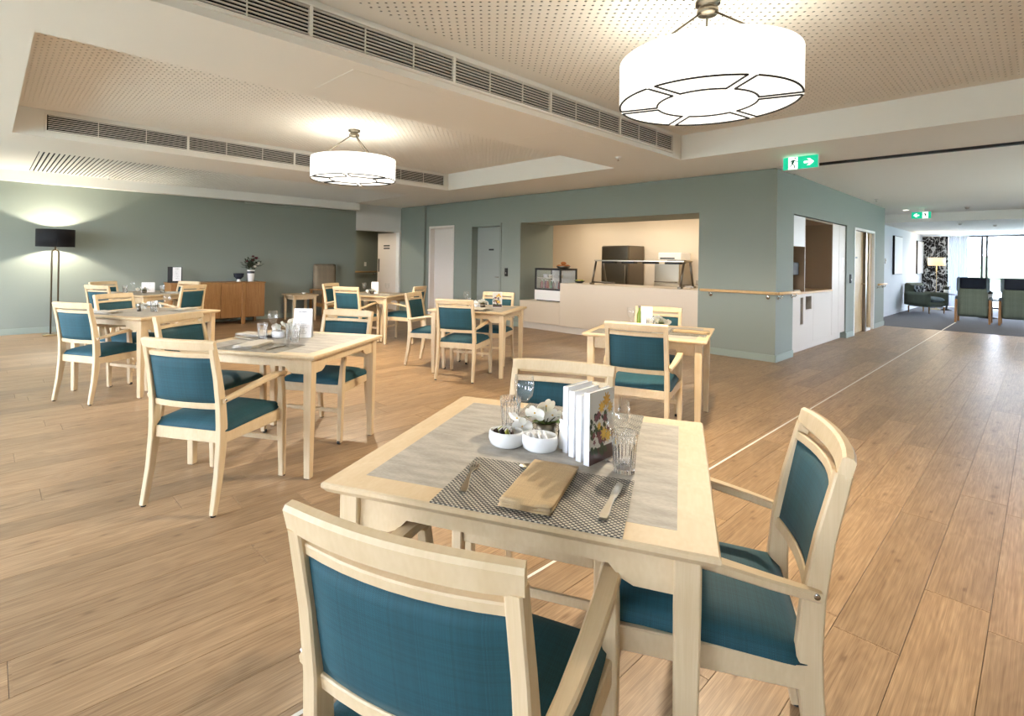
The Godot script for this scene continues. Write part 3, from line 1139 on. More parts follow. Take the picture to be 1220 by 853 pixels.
# ---------------------------------------------------------------- servery
func build_servery() -> void:
	var s := ST()
	box(s, Vector3(-10.4, 0, -11.4), Vector3(-3.1, 2.7, -11.6))
	box(s, Vector3(-10.2, 0, -8.22), Vector3(-10.4, 2.7, -11.4))
	box(s, Vector3(-3.35, 0, -8.73), Vector3(-3.5, 2.7, -11.4))
	struct("wall_kitchen", done(s), M.kitchen_wall, "cream kitchen wall behind the servery counter", "wall")
	struct("floor_kitchen", bm(Vector3(-10.2, -0.05, -8.22), Vector3(-3.5, -0.005, -11.4)), M.cabinet, "pale kitchen floor behind the servery", "floor")
	# counter: high part, low part, plinth
	var c := thing("servery_counter", "cream stone servery counter stepping down at the display case", "counter")
	part("high_body", bm(Vector3(-6.4, 0.13, -8.0), Vector3(-3.69, 0.95, -8.75), 0.004), M.stone, c)
	part("low_body", bm(Vector3(-7.45, 0.13, -8.0), Vector3(-6.401, 0.56, -8.75), 0.004), M.stone, c)
	part("plinth", bm(Vector3(-7.45, 0, -8.06), Vector3(-3.69, 0.13, -8.7)), M.cabinet, c)
	# refrigerated display case
	var d := thing("display_case", "black framed glass display case with drinks on the low counter", "display case", Vector3(-7.22, 0.561, -8.2))
	var W := 0.67
	var D := -0.54
	part("base", pm([Vector2(0.0, 0.0), Vector2(0.0, 0.2), Vector2(W, 0.2), Vector2(W, 0.0)], Transform3D(Basis(), Vector3(0, 0.02, D)), -D), M.white, d)
	part("feet_rail", bm(Vector3(0.04, 0, -0.02), Vector3(W - 0.02, 0.02, D + 0.02)), M.black, d)
	s = ST()
	for x in [0.0, W - 0.03]:
		for z in [0.0, D + 0.03]:
			box(s, Vector3(x, 0.22, z), Vector3(x + 0.03, 0.655, z - 0.03), 0.002)
	for y in [0.22, 0.625]:
		box(s, Vector3(0.03, y, 0), Vector3(W - 0.03, y + 0.03, -0.03), 0.002)
		box(s, Vector3(0.03, y, D), Vector3(W - 0.03, y + 0.03, D + 0.03), 0.002)
		for x in [0.0, W - 0.03]:
			box(s, Vector3(x, y, -0.03), Vector3(x + 0.03, y + 0.03, D + 0.03), 0.002)
	box(s, Vector3(0, 0.655, 0), Vector3(W, 0.662, D))
	part("frame", done(s), M.black, d)
	part("glass_pane", bm(Vector3(0.03, 0.25, -0.012), Vector3(W - 0.03, 0.625, -0.016)), M.pane, d)
	part("glass_pane", bm(Vector3(W - 0.016, 0.25, -0.03), Vector3(W - 0.012, 0.625, D + 0.03)), M.pane, d)
	part("shelf", bm(Vector3(0.02, 0.46, -0.06), Vector3(W - 0.02, 0.468, D + 0.04)), M.white, d)
	part("deck", bm(Vector3(0.02, 0.222, -0.03), Vector3(W - 0.02, 0.256, D + 0.03)), M.steel, d)
	part("back_panel", bm(Vector3(0.03, 0.25, D + 0.012), Vector3(W - 0.03, 0.625, D + 0.02)), M.white, d)
	var cols := [rgb8(120, 20, 24), rgb8(90, 24, 60), rgb8(150, 60, 40), rgb8(40, 90, 50), rgb8(60, 24, 30), rgb8(150, 150, 150), rgb8(130, 30, 34)]
	var names := ["dark red", "purple", "orange", "green", "maroon", "silver", "bright red"]
	for i in 7:
		var m := mat(cols[i], 0.3)
		var b := thing("drink_bottle", "small %s drink bottle standing in the display case" % names[i], "bottle", Vector3(-7.22 + 0.11 + i * 0.075, 0.561 + 0.2565, -8.2 - 0.1 - (i % 2) * 0.03), 0.0, "drinks in the display case")
		part("body", lm([Vector2(0.0, 0.0), Vector2(0.026, 0.0), Vector2(0.028, 0.01), Vector2(0.028, 0.1), Vector2(0.012, 0.135), Vector2(0.012, 0.15)], 14), m, b)
		part("cap", lm([Vector2(0.013, 0.15), Vector2(0.013, 0.168), Vector2(0.0, 0.168)], 12), M.white, b)
	for i in 4:
		var p := thing("food_tub", "pale wrapped food tub on the upper shelf of the display case", "tub", Vector3(-7.22 + 0.14 + i * 0.13, 0.561 + 0.4685, -8.38), 0.0, "food tubs in the display case")
		part("tub", lm([Vector2(0.0, 0.0), Vector2(0.04, 0.0), Vector2(0.05, 0.055)], 14), [M.cabinet_white, M.napkin_white][i % 2], p)
		part("lid", lm([Vector2(0.052, 0.055), Vector2(0.052, 0.063), Vector2(0.0, 0.066)], 14), M.porcelain, p)
	# bread basket on top of the case
	var bk := thing("bread_basket", "shallow wire basket of bread rolls on top of the display case", "basket", Vector3(-6.72, 1.2235, -8.5))
	part("basket", lm([Vector2(0.0, 0.0), Vector2(0.11, 0.0), Vector2(0.15, 0.05), Vector2(0.145, 0.05), Vector2(0.105, 0.008), Vector2(0.0, 0.008)], 18), M.steel_dark, bk)
	var crust := mat(rgb8(186, 110, 48), 0.6)
	for q in [[-0.065, 0.046, 0.045, 0.0], [0.066, 0.046, 0.045, 0.0], [-0.062, 0.046, -0.05, 0.0], [0.064, 0.046, -0.05, 0.0], [0.0, 0.105, 0.0, 0.2]]:
		var roll := one("bread_roll", lm([Vector2(0.0, -0.032), Vector2(0.024, -0.026), Vector2(0.042, -0.004), Vector2(0.04, 0.014), Vector2(0.02, 0.034), Vector2(0.0, 0.038)], 14, Vector2(1.5, 1.0)), crust, "golden bread roll heaped in the basket on the display case", "bread roll", Vector3(-6.72 + q[0], 1.2235 + q[1] - 0.005, -8.5 + q[2]), q[3], "rolls in the basket")
	# salad bowl on the counter
	var sb := thing("fruit_bowl", "small dark bowl of green fruit at the step of the counter", "bowl", Vector3(-6.2, 0.9505, -8.35))
	part("bowl", lm([Vector2(0.0, 0.0), Vector2(0.05, 0.0), Vector2(0.11, 0.045), Vector2(0.104, 0.045), Vector2(0.05, 0.01), Vector2(0.0, 0.01)], 18), M.black, sb)
	for k in 6:
		var a := TAU * k / 6.0
		one("green_apple", lm([Vector2(0.0, -0.03), Vector2(0.022, -0.022), Vector2(0.032, 0.0), Vector2(0.024, 0.022), Vector2(0.0, 0.026)], 12), mat(rgb8(150, 160, 60), 0.4) if k % 2 == 0 else mat(rgb8(206, 180, 90), 0.4), "small %s piece of fruit in the dark bowl on the counter" % ["green", "yellow"][k % 2], "fruit", Vector3(-6.2 + cos(a) * 0.055, 0.9505 + 0.043, -8.35 + sin(a) * 0.055), 0.0, "%s fruit in the bowl" % ["green", "yellow"][k % 2])
	# steel gantry with heat lamps
	var g := thing("steel_gantry", "stainless steel serving gantry with heat lamps over the counter", "gantry", Vector3(-5.79, 0.9505, -8.2))
	var L := 1.72
	part("top_shelf", bm(Vector3(-0.02, 0.43, -0.06), Vector3(L + 0.02, 0.455, -0.36), 0.004), M.steel, g)
	for x in [0.0, L]:
		part("leg", tm([Vector3(x, 0.015, 0.016), Vector3(x, 0.43, -0.10)], [0.018], 8), M.steel_dark, g)
		part("leg", tm([Vector3(x, 0.015, -0.436), Vector3(x, 0.43, -0.32)], [0.018], 8), M.steel_dark, g)
		part("foot", bm(Vector3(x - 0.03, 0, 0.06), Vector3(x + 0.03, 0.03, -0.02), 0.004), M.steel_dark, g)
		part("foot", bm(Vector3(x - 0.03, 0, -0.40), Vector3(x + 0.03, 0.03, -0.48), 0.004), M.steel_dark, g)
	part("tray_rail", tm([Vector3(0.02, 0.045, 0.03), Vector3(0.5, 0.045, 0.03)], [0.014], 8), M.steel_dark, g)
	for i in 4:
		part("heat_lamp", bm(Vector3(0.1 + i * 0.42, 0.395, -0.13), Vector3(0.36 + i * 0.42, 0.43, -0.25), 0.006), M.black, g)
	# fridge and dishwasher behind
	var f := thing("steel_fridge", "tall stainless steel fridge against the kitchen wall", "fridge", Vector3(-7.28, -0.005, -10.65))
	part("body", bm(Vector3(0, 0.1, -0.04), Vector3(0.72, 1.76, -0.7), 0.006), M.steel_dark, f)
	part("door", bm(Vector3(0.005, 0.12, 0.0), Vector3(0.715, 1.74, -0.038), 0.006), M.steel_dark, f)
	part("handle", tm([Vector3(0.66, 0.8, 0.03), Vector3(0.66, 1.3, 0.03)], [0.012], 8), M.steel_dark, f)
	for x in [0.06, 0.66]:
		for z in [-0.08, -0.64]:
			part("foot", tm([Vector3(x, 0, z), Vector3(x, 0.1, z)], [0.02], 8), M.black, f)
	var w := thing("steel_dishwasher", "stainless steel hood dishwasher with a pale control panel on top", "dishwasher", Vector3(-5.97, -0.005, -10.75))
	part("body", bm(Vector3(0, 0.0, 0), Vector3(0.6, 0.9, -0.6), 0.006), M.steel, w)
	part("hood", bm(Vector3(0.01, 0.9, -0.01), Vector3(0.59, 1.36, -0.59), 0.012), M.steel, w)
	part("hood_handle", tm([Vector3(0.04, 0.96, 0.03), Vector3(0.56, 0.96, 0.03)], [0.014], 8), M.steel_dark, w)
	part("control_box", bm(Vector3(0.08, 1.44, -0.05), Vector3(0.6, 1.6, -0.5), 0.006), M.cabinet_white, w)
	part("column", bm(Vector3(0.1, 1.36, -0.4), Vector3(0.5, 1.44, -0.5)), M.steel_dark, w)
	part("display_strip", bm(Vector3(0.12, 1.46, -0.047), Vector3(0.46, 1.49, -0.05)), M.black, w)
	var kb := thing("kitchen_bench", "long steel bench along the kitchen wall beside the fridge", "bench", Vector3(-5.3, -0.005, -10.85))
	part("worktop", bm(Vector3(0, 0.86, 0), Vector3(1.7, 0.9, -0.54), 0.004), M.steel, kb)
	for x in [0.04, 1.66]:
		for z in [-0.04, -0.5]:
			part("leg", tm([Vector3(x, 0, z), Vector3(x, 0.86, z)], [0.02], 8), M.steel_dark, kb)
	part("splashback", bm(Vector3(0, 0.9, -0.53), Vector3(1.7, 1.0, -0.54)), M.steel, kb)
	# kitchen ceiling panels out of view; the leftmost is added to brighten the wall
	for x in [-7.9, -6.2, -4.6]:
		var p := thing("kitchen_ceiling_light", "unseen square white light panel in the kitchen ceiling", "ceiling light", Vector3(x, 2.65, -10.2), 0.0, "kitchen ceiling light panels")
		part("frame", bm(Vector3(-0.32, -0.012, -0.32), Vector3(0.32, 0.0, 0.32), 0.003), M.white, p)
		part("light_panel", bm(Vector3(-0.29, -0.016, -0.29), Vector3(0.29, -0.012, 0.29)), glow(Color(1, 0.95, 0.86), 3.0), p)
		area("panel_light", Vector3(0, -0.02, 0), Vector2(0.58, 0.58), KITCHEN, Color(1.0, 0.93, 0.82), p)

const KITCHEN := 1.6

# ---------------------------------------------------------------- hall wall
func build_hall_wall() -> void:
	handrail("wooden handrail wrapping the sage wall between servery and drinks station", Vector3(-3.63, 0.965, -7.94), Vector3(-2.54, 0.965, -7.94), Vector3(0, 0, -1))
	handrail("short wooden handrail turning the corner to the drinks station", Vector3(-2.52, 0.965, -7.94), Vector3(-2.52, 0.965, -8.82), Vector3(-1, 0, 0))
	handrail("short handrail past the wooden door towards the lounge", Vector3(-2.52, 0.965, -14.3), Vector3(-2.52, 0.965, -15.15), Vector3(-1, 0, 0))
	# drinks station: each unit is a thing
	var X := -2.6
	var B := -3.25
	var t := thing("tall_cabinet", "pale tall cupboard at the end of the drinks station", "cabinet", Vector3(X, 0, -10.92))
	part("body", bm(Vector3(-0.02, 0.12, -0.002), Vector3(B - X, 2.12, -0.87)), M.cabinet, t)
	part("door", bm(Vector3(0, 0.13, -0.004), Vector3(-0.019, 2.115, -0.43), 0.002), M.cabinet, t)
	part("door", bm(Vector3(0, 0.13, -0.436), Vector3(-0.019, 2.115, -0.866), 0.002), M.cabinet, t)
	part("notice", bm(Vector3(0.0, 1.28, -0.62), Vector3(0.0008, 1.52, -0.78)), M.paper, t)
	t = thing("wall_cabinet", "white wall cupboard above the drinks dispenser niche", "cabinet", Vector3(X, 0, -8.74))
	part("body", bm(Vector3(-0.02, 1.66, 0), Vector3(B - X, 2.12, -0.6)), M.cabinet_white, t)
	part("door", bm(Vector3(0, 1.655, -0.004), Vector3(-0.019, 2.115, -0.598), 0.002), M.cabinet_white, t)
	t = thing("niche_lining", "brown lined open niche above the drinks station worktop", "niche", Vector3(X, 0, -9.36))
	part("back_panel", bm(Vector3(B - X + 0.02, 0.95, 0.6), Vector3(B - X, 2.12, -1.55)), M.niche, t)
	part("side_panel", bm(Vector3(0.0, 0.95, 0.02), Vector3(B - X + 0.02, 1.65, 0.0)), M.niche, t)
	part("edge_strip", bm(Vector3(0.002, 0.95, 0.02), Vector3(0.0, 2.12, 0.0)), M.cabinet, t)
	part("side_panel", bm(Vector3(0.0, 0.95, -1.54), Vector3(B - X + 0.02, 2.12, -1.556)), M.niche, t)
	part("top_panel", bm(Vector3(0.0, 2.09, 0.0), Vector3(B - X + 0.02, 2.12, -1.54)), M.niche, t)
	part("shelf_peg", bm(Vector3(-0.3, 1.45, -0.02), Vector3(-0.36, 1.47, -0.05)), M.cabinet_white, t)
	one("worktop", bm(Vector3(X + 0.012, 0.915, -8.74), Vector3(B, 0.948, -10.915), 0.003), M.rail_wood_z, "cream worktop across the drinks station niches", "worktop")
	var zs := [-8.74, -9.83, -10.915]
	for i in 2:
		t = thing("base_cabinet", ["pale base cupboard with a tall dark slot below the drinks dispenser", "pale base cupboard below the open brown niche"][i], "cabinet", Vector3(X, 0, zs[i]))
		var dz: float = zs[i + 1] - zs[i]
		part("body", bm(Vector3(-0.2 if i == 0 else -0.02, 0.12, -0.001), Vector3(B - X, 0.914, dz + 0.001)), M.cabinet, t)
		var ds := ST()
		if i == 0:
			# door with two real openings into the carcass: a tall slot and a wider chute
			for q in [[-0.004, -0.42, 0.13, 0.908], [-0.56, -0.68, 0.13, 0.908], [-0.98, dz + 0.004, 0.13, 0.908], [-0.42, -0.56, 0.13, 0.44], [-0.42, -0.56, 0.86, 0.908], [-0.68, -0.98, 0.13, 0.66], [-0.68, -0.98, 0.87, 0.908]]:
				box(ds, Vector3(0, q[2], q[0]), Vector3(-0.019, q[3], q[1]))
			var sd := ST()
			box(sd, Vector3(-0.02, 0.12, 0.0), Vector3(-0.2, 0.914, -0.018))
			box(sd, Vector3(-0.02, 0.12, dz + 0.018), Vector3(-0.2, 0.914, dz))
			box(sd, Vector3(-0.02, 0.12, -0.018), Vector3(-0.2, 0.14, dz + 0.018))
			box(sd, Vector3(-0.02, 0.9, -0.018), Vector3(-0.2, 0.914, dz + 0.018))
			box(sd, Vector3(-0.02, 0.14, -0.61), Vector3(-0.2, 0.9, -0.63))
			part("side_boards", done(sd), M.cabinet, t)
		else:
			box(ds, Vector3(0, 0.13, -0.004), Vector3(-0.019, 0.908, dz + 0.004), 0.002)
		part("door", done(ds), M.cabinet, t)
		part("plinth", bm(Vector3(-0.07, 0, 0), Vector3(B - X, 0.12, dz)), M.cabinet, t)
	one("plinth_board", bm(Vector3(X - 0.07, 0, -10.916), Vector3(B, 0.119, -11.79)), M.cabinet, "recessed plinth under the tall cupboard of the drinks station", "plinth")
	# water dispenser in the left niche
	t = thing("drinks_dispenser", "white and black drinks dispenser standing in the narrow niche", "dispenser", Vector3(X - 0.25, 0.949, -9.1))
	part("body", bm(Vector3(-0.16, 0, 0.16), Vector3(0.06, 0.48, -0.16), 0.012), M.white, t)
	part("head", bm(Vector3(0.06, 0.26, 0.14), Vector3(0.2, 0.46, -0.14), 0.012), M.black, t)
	part("drip_tray", bm(Vector3(0.06, 0, 0.14), Vector3(0.22, 0.03, -0.14), 0.004), M.steel, t)
	part("tap", tm([Vector3(0.14, 0.26, 0), Vector3(0.14, 0.2, 0)], [0.012], 8), M.chrome, t)
	# hall door: frame, cream leaf, glazed side panel
	var d := struct_node("door_4", "cream wooden hall door with a glazed side panel in a white frame", "door", Vector3(-2.58, 0, -12.37))
	var s := ST()
	box(s, Vector3(0.012, 0, 0), Vector3(-0.16, 2.13, -0.05), 0.003)
	box(s, Vector3(0.012, 0, -1.73), Vector3(-0.16, 2.13, -1.78), 0.003)
	box(s, Vector3(0.012, 2.08, -0.05), Vector3(-0.16, 2.13, -1.73), 0.003)
	part("door_frame", done(s), M.white, d)
	part("mullion", bm(Vector3(0.006, 0, -0.98), Vector3(-0.14, 2.08, -1.08), 0.003), M.steel_dark, d)
	var leaf := part("leaf", bm(Vector3(-0.05, 0.01, -0.052), Vector3(-0.095, 2.075, -0.98), 0.002), M.door_wood, d)
	part("sign_plate", bm(Vector3(-0.048, 1.52, -0.2), Vector3(-0.05, 1.555, -0.5)), M.black, leaf)
	part("lever", tm([Vector3(-0.05, 1.0, -0.9), Vector3(0.0, 1.0, -0.9), Vector3(0.006, 1.0, -0.86), Vector3(0.006, 1.0, -0.77)], [0.01], 8), M.brass, leaf)
	part("glass_pane", bm(Vector3(-0.06, 0.05, -1.08), Vector3(-0.068, 2.08, -1.5)), M.pane, d)
	part("stile", bm(Vector3(-0.04, 0.01, -1.5), Vector3(-0.09, 2.08, -1.73), 0.002), M.door_wood, d)
	part("threshold", bm(Vector3(0, 0, -1.08), Vector3(-0.14, 0.05, -1.5)), M.white, d)
	# room behind the glass
	s = ST()
	box(s, Vector3(-4.4, 0, -12.3), Vector3(-4.5, 2.7, -14.3))
	box(s, Vector3(-4.5, 0, -12.2), Vector3(-2.8, 2.7, -12.3))
	box(s, Vector3(-4.5, 0, -14.3), Vector3(-3.2, 2.7, -14.4))
	box(s, Vector3(-4.5, 2.5, -12.2), Vector3(-2.8, 2.7, -14.4))
	struct("wall_side_room", done(s), M.white, "white walls of the small room behind the glazed panel", "wall")
	card_reader("black access reader beside the wooden hall door", Vector3(-2.58, 1.12, -12.08), PI / 2)
	exit_sign("green exit sign with running figure and arrow pointing towards the hall wall end", Vector3(-2.11, 2.56, -7.35), 1.0, 0.40, 0.165)
	exit_sign("smaller green exit sign hanging at the lounge entrance with arrow pointing left", Vector3(-1.97, 2.48, -15.6), -1.0, 0.36, 0.16)

func exit_sign(label: String, at: Vector3, side: float, w: float, h: float) -> void:
	var e := thing("exit_sign", label, "exit sign", at)
	part("housing", bm(Vector3(-w / 2, 0, -0.03), Vector3(w / 2, h, 0.0), 0.004), M.white, e)
	part("hanger", bm(Vector3(-0.06, h, -0.02), Vector3(0.06, CEIL - at.y, -0.01)), M.white, e)
	part("light_face", bm(Vector3(-w / 2 + 0.006, 0.006, 0.0), Vector3(w / 2 - 0.006, h - 0.006, 0.002)), M.sign_green, e)
	# the white square with the figure, and the arrow
	var px := -side * w * 0.18 - 0.01 * side
	var pw := h * 0.40
	part("light_square", bm(Vector3(px - pw * 0.8, 0.008, 0.002), Vector3(px + pw * 0.8, h - 0.008, 0.003)), M.sign_white, e)
	var f := ST()
	var k := h / 0.165
	var z := 0.003
	var T := Transform3D(Basis(Vector3(side, 0, 0), Vector3.UP, Vector3(0, 0, 1)), Vector3(px, 0, z))
	var P := func(x: float, y: float) -> Vector2: return Vector2(x * 1.15, y * 1.04 - 0.003) * k
	for q in [[P.call(0.012, 0.148), P.call(0.03, 0.148), P.call(0.03, 0.13), P.call(0.012, 0.13)], [P.call(-0.012, 0.12), P.call(0.014, 0.126), P.call(0.02, 0.112), P.call(0.002, 0.07), P.call(-0.016, 0.072)],
			[P.call(0.014, 0.122), P.call(0.022, 0.118), P.call(0.032, 0.1), P.call(0.046, 0.104), P.call(0.046, 0.096), P.call(0.028, 0.09)],
			[P.call(-0.012, 0.12), P.call(-0.008, 0.11), P.call(-0.026, 0.096), P.call(-0.026, 0.08), P.call(-0.034, 0.08), P.call(-0.034, 0.1)],
			[P.call(-0.01, 0.074), P.call(0.004, 0.07), P.call(0.024, 0.05), P.call(0.02, 0.018), P.call(0.01, 0.018), P.call(0.012, 0.046)],
			[P.call(-0.016, 0.074), P.call(-0.004, 0.066), P.call(-0.018, 0.042), P.call(-0.046, 0.036), P.call(-0.046, 0.046), P.call(-0.024, 0.05)]]:
		prism(f, q, T, 0.0008)
	part("running_figure", done(f), mat(rgb8(0, 96, 74), 0.5), e)
	f = ST()
	T = Transform3D(Basis(Vector3(side, 0, 0), Vector3.UP, Vector3(0, 0, 1)), Vector3(side * w * 0.24, h / 2, 0.002))
	prism(f, [Vector2(-0.055, 0.013) * k, Vector2(0.008, 0.013) * k, Vector2(-0.022, 0.043) * k, Vector2(0.008, 0.043) * k, Vector2(0.055, 0.0) * k, Vector2(0.008, -0.043) * k, Vector2(-0.022, -0.043) * k, Vector2(0.008, -0.013) * k, Vector2(-0.055, -0.013) * k], T, 0.0012)
	part("light_arrow", done(f), M.sign_white, e)
	area("sign_light", Vector3(0, h / 2, 0.012), Vector2(w * 0.9, h * 0.9), 0.02, Color(0.5, 1.0, 0.8), e, Vector3(0, 180, 0))

# ---------------------------------------------------------------- lounge
func build_lounge() -> void:
	# armchair by the wall, turned towards the window end
	var a := thing("lounge_armchair", "grey green tub armchair with pale seat beside the lounge wall", "armchair", Vector3(-2.45, 0.004, -20.5), deg_to_rad(62))
	part("seat_base", cushion(0.36, 0.09, 0.34, 0.0, 8), M.fabric_green, a, Vector3(0, 0.27, 0))
	part("seat_cushion", cushion(0.27, 0.07, 0.32, 0.03, 8), M.fabric_blue, a, Vector3(0, 0.40, 0.05))
	part("backrest", upright(0.36, 0.34, 0.1), M.fabric_green, a, Vector3(0, 0.55, -0.34))
	for sx in [-1, 1]:
		part("arm", sideways(0.07, 0.2, 0.38), M.fabric_green, a, Vector3(sx * 0.36, 0.42, 0.0))
		for sz in [-0.28, 0.3]:
			part("leg", tm([Vector3(sx * 0.3, 0, sz), Vector3(sx * 0.3, 0.2, sz)], [0.014, 0.022], 8), M.oak_y, a)
	var cu := thing("scatter_cushion", "dark patterned scatter cushion leaning in the lounge armchair", "cushion", Vector3(-2.62, 0.66, -20.55), deg_to_rad(62))
	part("cover", upright(0.17, 0.16, 0.06), M.curtain, cu)
	part("piping", cushion(0.175, 0.006, 0.02, 0.0, 6), M.fabric_blue, cu)
	# two wing chairs seen from behind
	for i in 2:
		var c := thing("wing_chair", ["olive backed wing chair with navy headrest standing on the white carpet line", "olive backed wing chair with navy headrest farther from the pictures"][i], "armchair", Vector3(-1.215 + i * 0.79, 0.004, -17.95), PI, "wing chairs facing the lounge window")
		part("back_shell", upright(0.28, 0.36, 0.05), M.fabric_green, c, Vector3(0, 0.52, -0.33))
		part("headrest", upright(0.25, 0.15, 0.06), M.fabric_navy, c, Vector3(0, 0.98, -0.31))
		part("seat", cushion(0.27, 0.1, 0.3, 0.03, 8), M.fabric_blue, c, Vector3(0, 0.38, 0.0))
		for sx in [-1, 1]:
			part("wing", sideways(0.035, 0.19, 0.12), M.fabric_blue, c, Vector3(sx * 0.27, 0.95, -0.24))
			part("arm_pad", cushion(0.035, 0.05, 0.26, 0.0, 6), M.fabric_blue, c, Vector3(sx * 0.31, 0.6, 0.0))
			part("leg", bar([Vector3(sx * 0.31, 0, -0.36), Vector3(sx * 0.31, 0.3, -0.33), Vector3(sx * 0.31, 0.58, -0.3)], [Vector2(0.022, 0.03)], Vector3.RIGHT), M.oak_y, c)
			part("leg", bar([Vector3(sx * 0.31, 0, 0.28), Vector3(sx * 0.31, 0.56, 0.25)], [Vector2(0.022, 0.03)], Vector3.RIGHT), M.oak_y, c)
	# lounge table beyond the wing chairs with a planter
	var t := thing("coffee_table", "round dark coffee table between the wing chairs and the window", "table", Vector3(-1.05, 0.004, -19.9))
	part("table_top", lm([Vector2(0.0, 0.48), Vector2(0.38, 0.48), Vector2(0.4, 0.495), Vector2(0.4, 0.505), Vector2(0.0, 0.52)], 24), M.black, t)
	part("pedestal", lm([Vector2(0.22, 0.0), Vector2(0.22, 0.02), Vector2(0.04, 0.05), Vector2(0.035, 0.48)], 18), M.black, t)
	potted("white pot of leafy foliage on the round coffee table", Vector3(-1.05, 0.5245, -19.9), 0.1, 0.3, 3)
	t = thing("lamp_table", "small dark side table beneath the lounge floor lamp", "table", Vector3(-2.15, 0.004, -22.3))
	part("table_top", lm([Vector2(0.0, 0.5), Vector2(0.24, 0.5), Vector2(0.25, 0.51), Vector2(0.25, 0.52), Vector2(0.0, 0.53)], 20), M.black, t)
	part("pedestal", lm([Vector2(0.16, 0.0), Vector2(0.16, 0.02), Vector2(0.03, 0.05), Vector2(0.03, 0.5)], 16), M.black, t)
	potted("white pot of dark foliage on the small table by the patterned curtain", Vector3(-2.15, 0.5345, -22.3), 0.09, 0.26, 9)
	# floor lamp with cream shade
	var l := thing("lounge_floor_lamp", "lounge floor lamp with a cream drum shade before the patterned curtain", "floor lamp", Vector3(-2.42, 0.004, -22.4))
	part("base", lm([Vector2(0.15, 0.0), Vector2(0.15, 0.02), Vector2(0.02, 0.03), Vector2(0.0, 0.03)], 20), M.brass, l)
	part("pole", tm([Vector3(0, 0.02, 0), Vector3(0, 1.5, 0)], [0.011], 8), M.brass, l)
	part("lamp_shade", lm([Vector2(0.22, 1.42), Vector2(0.22, 1.68), Vector2(0.215, 1.68), Vector2(0.215, 1.42), Vector2(0.22, 1.42)], 28), M.shade_cream, l)
	part("bulb", lm([Vector2(0.0, 1.5), Vector2(0.03, 1.53), Vector2(0.035, 1.56), Vector2(0.0, 1.6)], 12), glow(Color(1, 0.9, 0.7), 3.0), l)
	omni("bulb_light", Vector3(0, 1.55, 0), 0.5, 0.03, WARM, l)
	# pictures
	for i in 2:
		var p := thing("wall_picture", ["white canvas picture with a deep dark edge nearer the hall on the lounge wall", "white canvas picture with a deep dark edge beside the patterned curtain"][i], "picture", Vector3(-3.0, 1.14, [-18.8, -22.8][i]))
		part("box_frame", bm(Vector3(0, 0, 0), Vector3(0.05, 1.12, -1.2), 0.003), M.black, p)
		part("canvas", bm(Vector3(0.05, 0.015, -0.015), Vector3(0.053, 1.105, -1.185)), M.paper, p)
	var th := thing("thermostat", "small white thermostat on the lounge wall near the hall corner", "thermostat", Vector3(-3.0, 1.45, -17.75))
	part("case", bm(Vector3(0, 0, 0), Vector3(0.02, 0.14, -0.1), 0.004), M.white, th)
	part("dial", tm([Vector3(0.02, 0.09, -0.05), Vector3(0.026, 0.09, -0.05)], [0.025], 12), M.cabinet, th)
	# curtains: pleated
	curtain("patterned_curtain", "black curtain with white branching pattern hanging at the lounge window", -3.0, -2.3, -24.1, M.curtain, 0.02, 6)
	curtain("sheer_curtain", "white sheer curtain drawn beside the patterned curtain at the lounge window", -2.3, -1.8, -24.15, M.sheer, 0.03, 8)
	# downlights at the lounge entrance
	for q in [[-2.3, -15.9], [0.2, -16.2]]:
		var d := thing("recessed_downlight", "small round recessed downlight by the lounge entrance", "ceiling light", Vector3(q[0], CEIL, q[1]), 0.0, "downlights at the lounge entrance")
		part("trim_ring", lm([Vector2(0.055, -0.004), Vector2(0.065, -0.003), Vector2(0.068, 0.0)], 20), M.white, d)
		part("light_lens", lm([Vector2(0.0, -0.003), Vector2(0.055, -0.003)], 20), glow(Color(1, 0.95, 0.85), 4.0), d)
		spot("downlight_beam", Vector3(0, -0.02, 0), Vector3.DOWN, 1.2, 50.0, 0.04, WARM, d)
	for q in [[-1.2, -15.8, CEIL], [-1.5, -18.0, 2.5], [-0.9, -19.0, 2.5]]:
		var d := thing("smoke_detector", "small white smoke detector on the lounge ceiling", "smoke detector", Vector3(q[0], q[2], q[1]), 0.0, "lounge ceiling detectors")
		part("base_plate", lm([Vector2(0.05, -0.012), Vector2(0.055, 0.0)], 16), M.white, d)
		part("head", lm([Vector2(0.0, -0.05), Vector2(0.03, -0.045), Vector2(0.042, -0.012)], 16), M.cabinet, d)

func potted(label: String, at: Vector3, r: float, h: float, sd: int) -> void:
	var p := thing("potted_plant", label, "plant", at)
	part("pot", lm([Vector2(0.0, 0.0), Vector2(r * 0.7, 0.0), Vector2(r, r * 1.4), Vector2(r * 0.9, r * 1.4), Vector2(r * 0.6, 0.02), Vector2(0.0, 0.02)], 18), M.porcelain, p)
	var rg := RandomNumberGenerator.new()
	rg.seed = sd
	var s := ST()
	for i in 26:
		var a := rg.randf() * TAU
		var l := h * rg.randf_range(0.5, 0.9)
		var t := rg.randf_range(0.3, 1.1)
		leaf_blade(s, Vector3(0, r, 0), Vector3(cos(a) * sin(t), cos(t), sin(a) * sin(t)), l, 0.03)
	var f := part("foliage", done(s), M.leaf_dark, p)
	f.set_meta("kind", "stuff")

